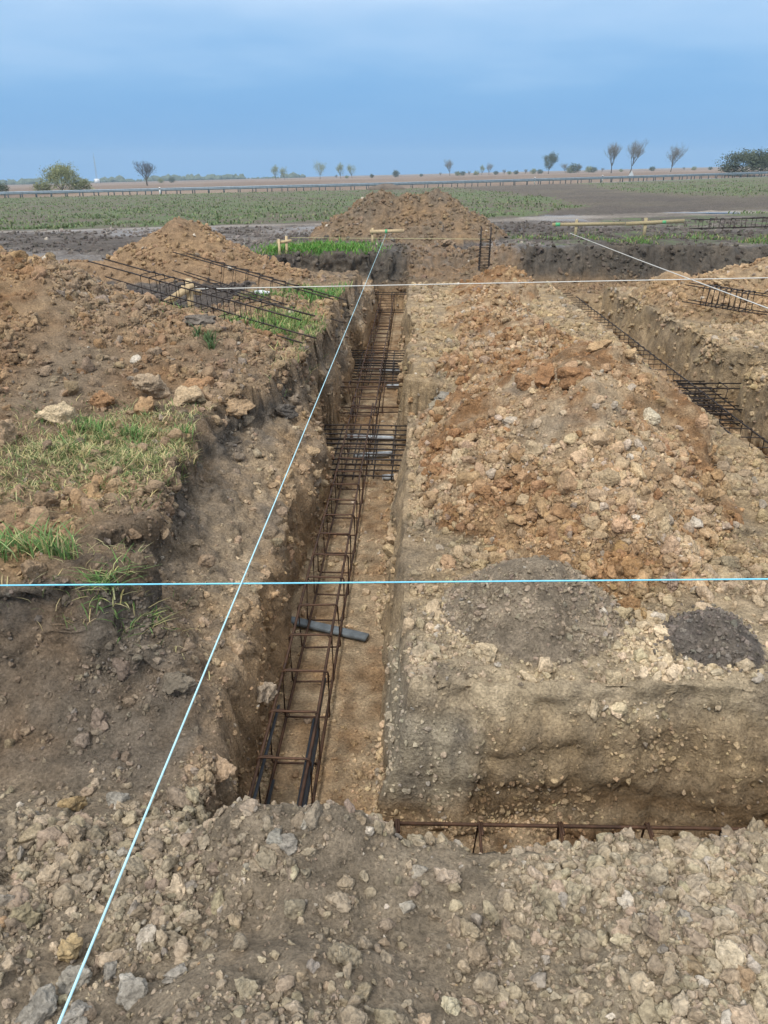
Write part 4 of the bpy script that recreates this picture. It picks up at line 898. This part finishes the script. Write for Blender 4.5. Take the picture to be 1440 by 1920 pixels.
def place(name, label, k, px, d, hpx, cat='tree', group=None, wide=1., dz=0.):
    """stand a tree at distance d in the bearing where the photograph shows it, hpx = its height as seen"""
    u = (px - 720) / F_; fwd = math.cos(PT) + .441 * math.sin(PT); a = math.atan2(u, fwd); x = d * math.sin(a - YW); y_ = d * math.cos(a - YW)
    h = hpx / F_ * (.915 * d); me_t, me_c, hh = KIND[k]; s_ = h / hh
    r_ = empty(name, (x, y_, TILT * x - .1 + dz), label=label, cat=cat, group=group); r_.scale = (s_ * wide, s_ * wide, s_); r_.rotation_euler.z = random.uniform(0, 6.28)
    link('trunk', me_t, None, r_); link('crown', me_c, None, r_); return r_
place('bush', 'large pale green bush beyond the road at the left', 'bush', 112, 150, 46, 'bush', wide=1.05)
place('bush', 'low green bush against the right side of the large pale bush', 'shrub', 148, 152, 24, 'bush', wide=1.6)
place('bush', 'low yellowish bush just left of the large pale bush', 'shrub', 74, 150, 20, 'bush', wide=1.5)
place('bush', 'small green bush cut by the left frame edge', 'shrubd', 0, 150, 20, 'bush')
place('dark_tree', 'dark leaning tree with crooked crown standing alone on the left', 'dark', 274, 260, 44)
for px, h, k, lb_ in ((517, 25, 'pale', 'slim hazy tree, left one of the pair left of centre'), (533, 22, 'pale2', 'slim hazy tree, right one of the pair left of centre'), (600, 30, 'pale2', 'broad hazy tree standing between two pairs left of centre'),
                      (639, 26, 'pale', 'hazy tree, left one of the close pair near centre'), (660, 24, 'pale2', 'hazy tree, right one of the close pair near centre'), (742, 14, 'shrubd', 'tiny round tree alone above the twin-peaked mound'),
                      (697, 8, 'shrubd', 'very small shrub on the skyline above the twin-peaked mound'), (844, 28, 'bare', 'slender bare tree alone right of centre'), (903, 17, 'pale', 'pale green tree, left one of the small pair right of centre'), (917, 20, 'bare3', 'greyish tree, right one of the small pair right of centre')):
    place('far_tree', lb_, k, px, 420, h)
place('dense_tree', 'dense oval-crowned tree on the skyline right of centre', 'dense', 1028, 380, 33)
place('bare_tree', 'tall bare tree with slightly leaning trunk, leftmost of the three on the right', 'bare2', 1146, 330, 52)
place('bare_tree', 'tall bare tree with dark trunk, middle of the three on the right', 'bare', 1181, 325, 52)
place('bare_tree', 'round-crowned bare tree, rightmost of the three on the right', 'bare3', 1257, 330, 42)
place('bush', 'big dull green thicket beyond the rails at the right edge', 'bushd', 1392, 185, 40, 'bush', wide=1.35)
place('bush', 'dull green thicket cut by the right frame edge', 'bushd', 1448, 185, 38, 'bush', wide=1.2)
place('bush', 'low dark bush at the left foot of the big thicket', 'shrubd', 1368, 186, 22, 'bush', wide=1.3)
sk = [(790, 6), (826, 7), (858, 9), (868, 9), (880, 8), (893, 9), (930, 8), (945, 9), (955, 7), (968, 8), (985, 9), (1000, 10), (1012, 9), (1060, 17), (1068, 12), (1076, 18), (1084, 14), (1104, 12), (1112, 11), (1128, 8), (1164, 6), (1222, 9), (1282, 6), (1300, 7), (1330, 6), (630, 7), (650, 6), (300, 9), (320, 10)]
ordn = ['first', 'second', 'third', 'fourth', 'fifth', 'sixth', 'seventh', 'eighth', 'ninth', 'tenth']
ref = [(0, 290, 'right of the dark leaning tree'), (290, 580, 'right of the dark leaning tree'), (580, 790, 'by the close pair of hazy trees near centre'), (780, 850, 'left of the slender bare tree'), (850, 925, 'around the small pair right of centre'),
       (925, 1020, 'left of the dense oval tree'), (1020, 1140, 'right of the dense oval tree'), (1140, 1240, 'between the tall bare trees on the right'), (1240, 1440, 'right of the round-crowned bare tree')]
cnt_ = {}
for i, (px, h) in enumerate(sorted(sk)):
    w_ = next(r[2] for r in ref if r[0] <= px < r[1]); cnt_[w_] = cnt_.get(w_, 0) + 1
    place('skyline_shrub', 'small skyline shrub ' + w_ + ', ' + ordn[cnt_[w_] - 1] + ' from the left', ('shrub', 'shrubd', 'bare3')[i % 3], px, 430, h, 'shrub', 'shrubs scattered along the skyline', wide=1.2)
# far-off strip of woodland on the left skyline, reads as one mass
mb = MB(); g = np.random.default_rng(5); V_, F_ = ico(1); Vs = []; Fs = []; n0 = 0
for i in range(260):
    a = g.uniform(-.60, -.13); d_ = g.uniform(900, 960); x = d_ * math.sin(a); y_ = d_ * math.cos(a); r_ = g.uniform(1.6, 4.2) * (1 if noise(np.array([[a * 40, 0, 0]], np.float32), 1., 3)[0] > -.2 else .4)
    Vv = V_ * np.array((r_ * 1.4, r_, r_)) * (1 + .25 * g.normal(0, 1, (len(V_), 1))) + np.array((x, y_, TILT * x + r_ * .3)); Vs.append(Vv); Fs.append(F_ + n0); n0 += len(V_)
link('woodland', mesh_np('woodland', np.concatenate(Vs), np.concatenate(Fs), False), M_LEAFD, label='far-off strip of woodland on the left skyline', cat='woodland', kind='stuff')
# lattice mast on the left skyline
u = (180 - 720) / 1440.; a = math.atan2(u, math.cos(PT) + .441 * math.sin(PT)) - YW; d_ = 700; x, y_ = d_ * math.sin(a), d_ * math.cos(a)
r_ = empty('radio_mast', (x, y_, TILT * x), label='thin radio mast on the left skyline', cat='mast')
m = MB()
for (sx, sy) in ((1, 0), (-.5, .87), (-.5, -.87)): m.tube([(sx * .7, sy * .7, 0), (sx * .25, sy * .25, 19)], .12, 4)
for z_ in range(0, 19, 2):
    w0 = .7 - .45 * z_ / 19
    m.tube([(w0, 0, z_), (-.5 * w0, .87 * w0, z_ + 1), (-.5 * w0, -.87 * w0, z_ + 2)], .07, 4)
link('lattice', m.mesh('lattice', False), M_RAIL, r_); link('antenna', MB().tube([(0, 0, 18), (0, 0, 22)], .12, 4).mesh('antenna'), M_RAIL, r_)
link('base_cabin', MB().box((0, 0, 1.6), (3, 3, 3.2)).mesh('base_cabin', False), M_LINE, r_)


# ------------------------------------------------------------------ air
hz = MB().box((0, 768, 4), (2610, 1668, 70)).mesh('haze', False)
hm = bpy.data.materials.new('haze'); hm.use_nodes = True; ht_ = hm.node_tree; ht_.nodes.clear()
pv = N(ht_, 'ShaderNodeVolumePrincipled'); pv.inputs['Color'].default_value = (.62, .82, 1., 1); pv.inputs['Density'].default_value = .0004; pv.inputs['Anisotropy'].default_value = 0.
ho = N(ht_, 'ShaderNodeOutputMaterial'); ht_.links.new(pv.outputs[0], ho.inputs['Volume'])
link('haze', hz, hm, kind='stuff')
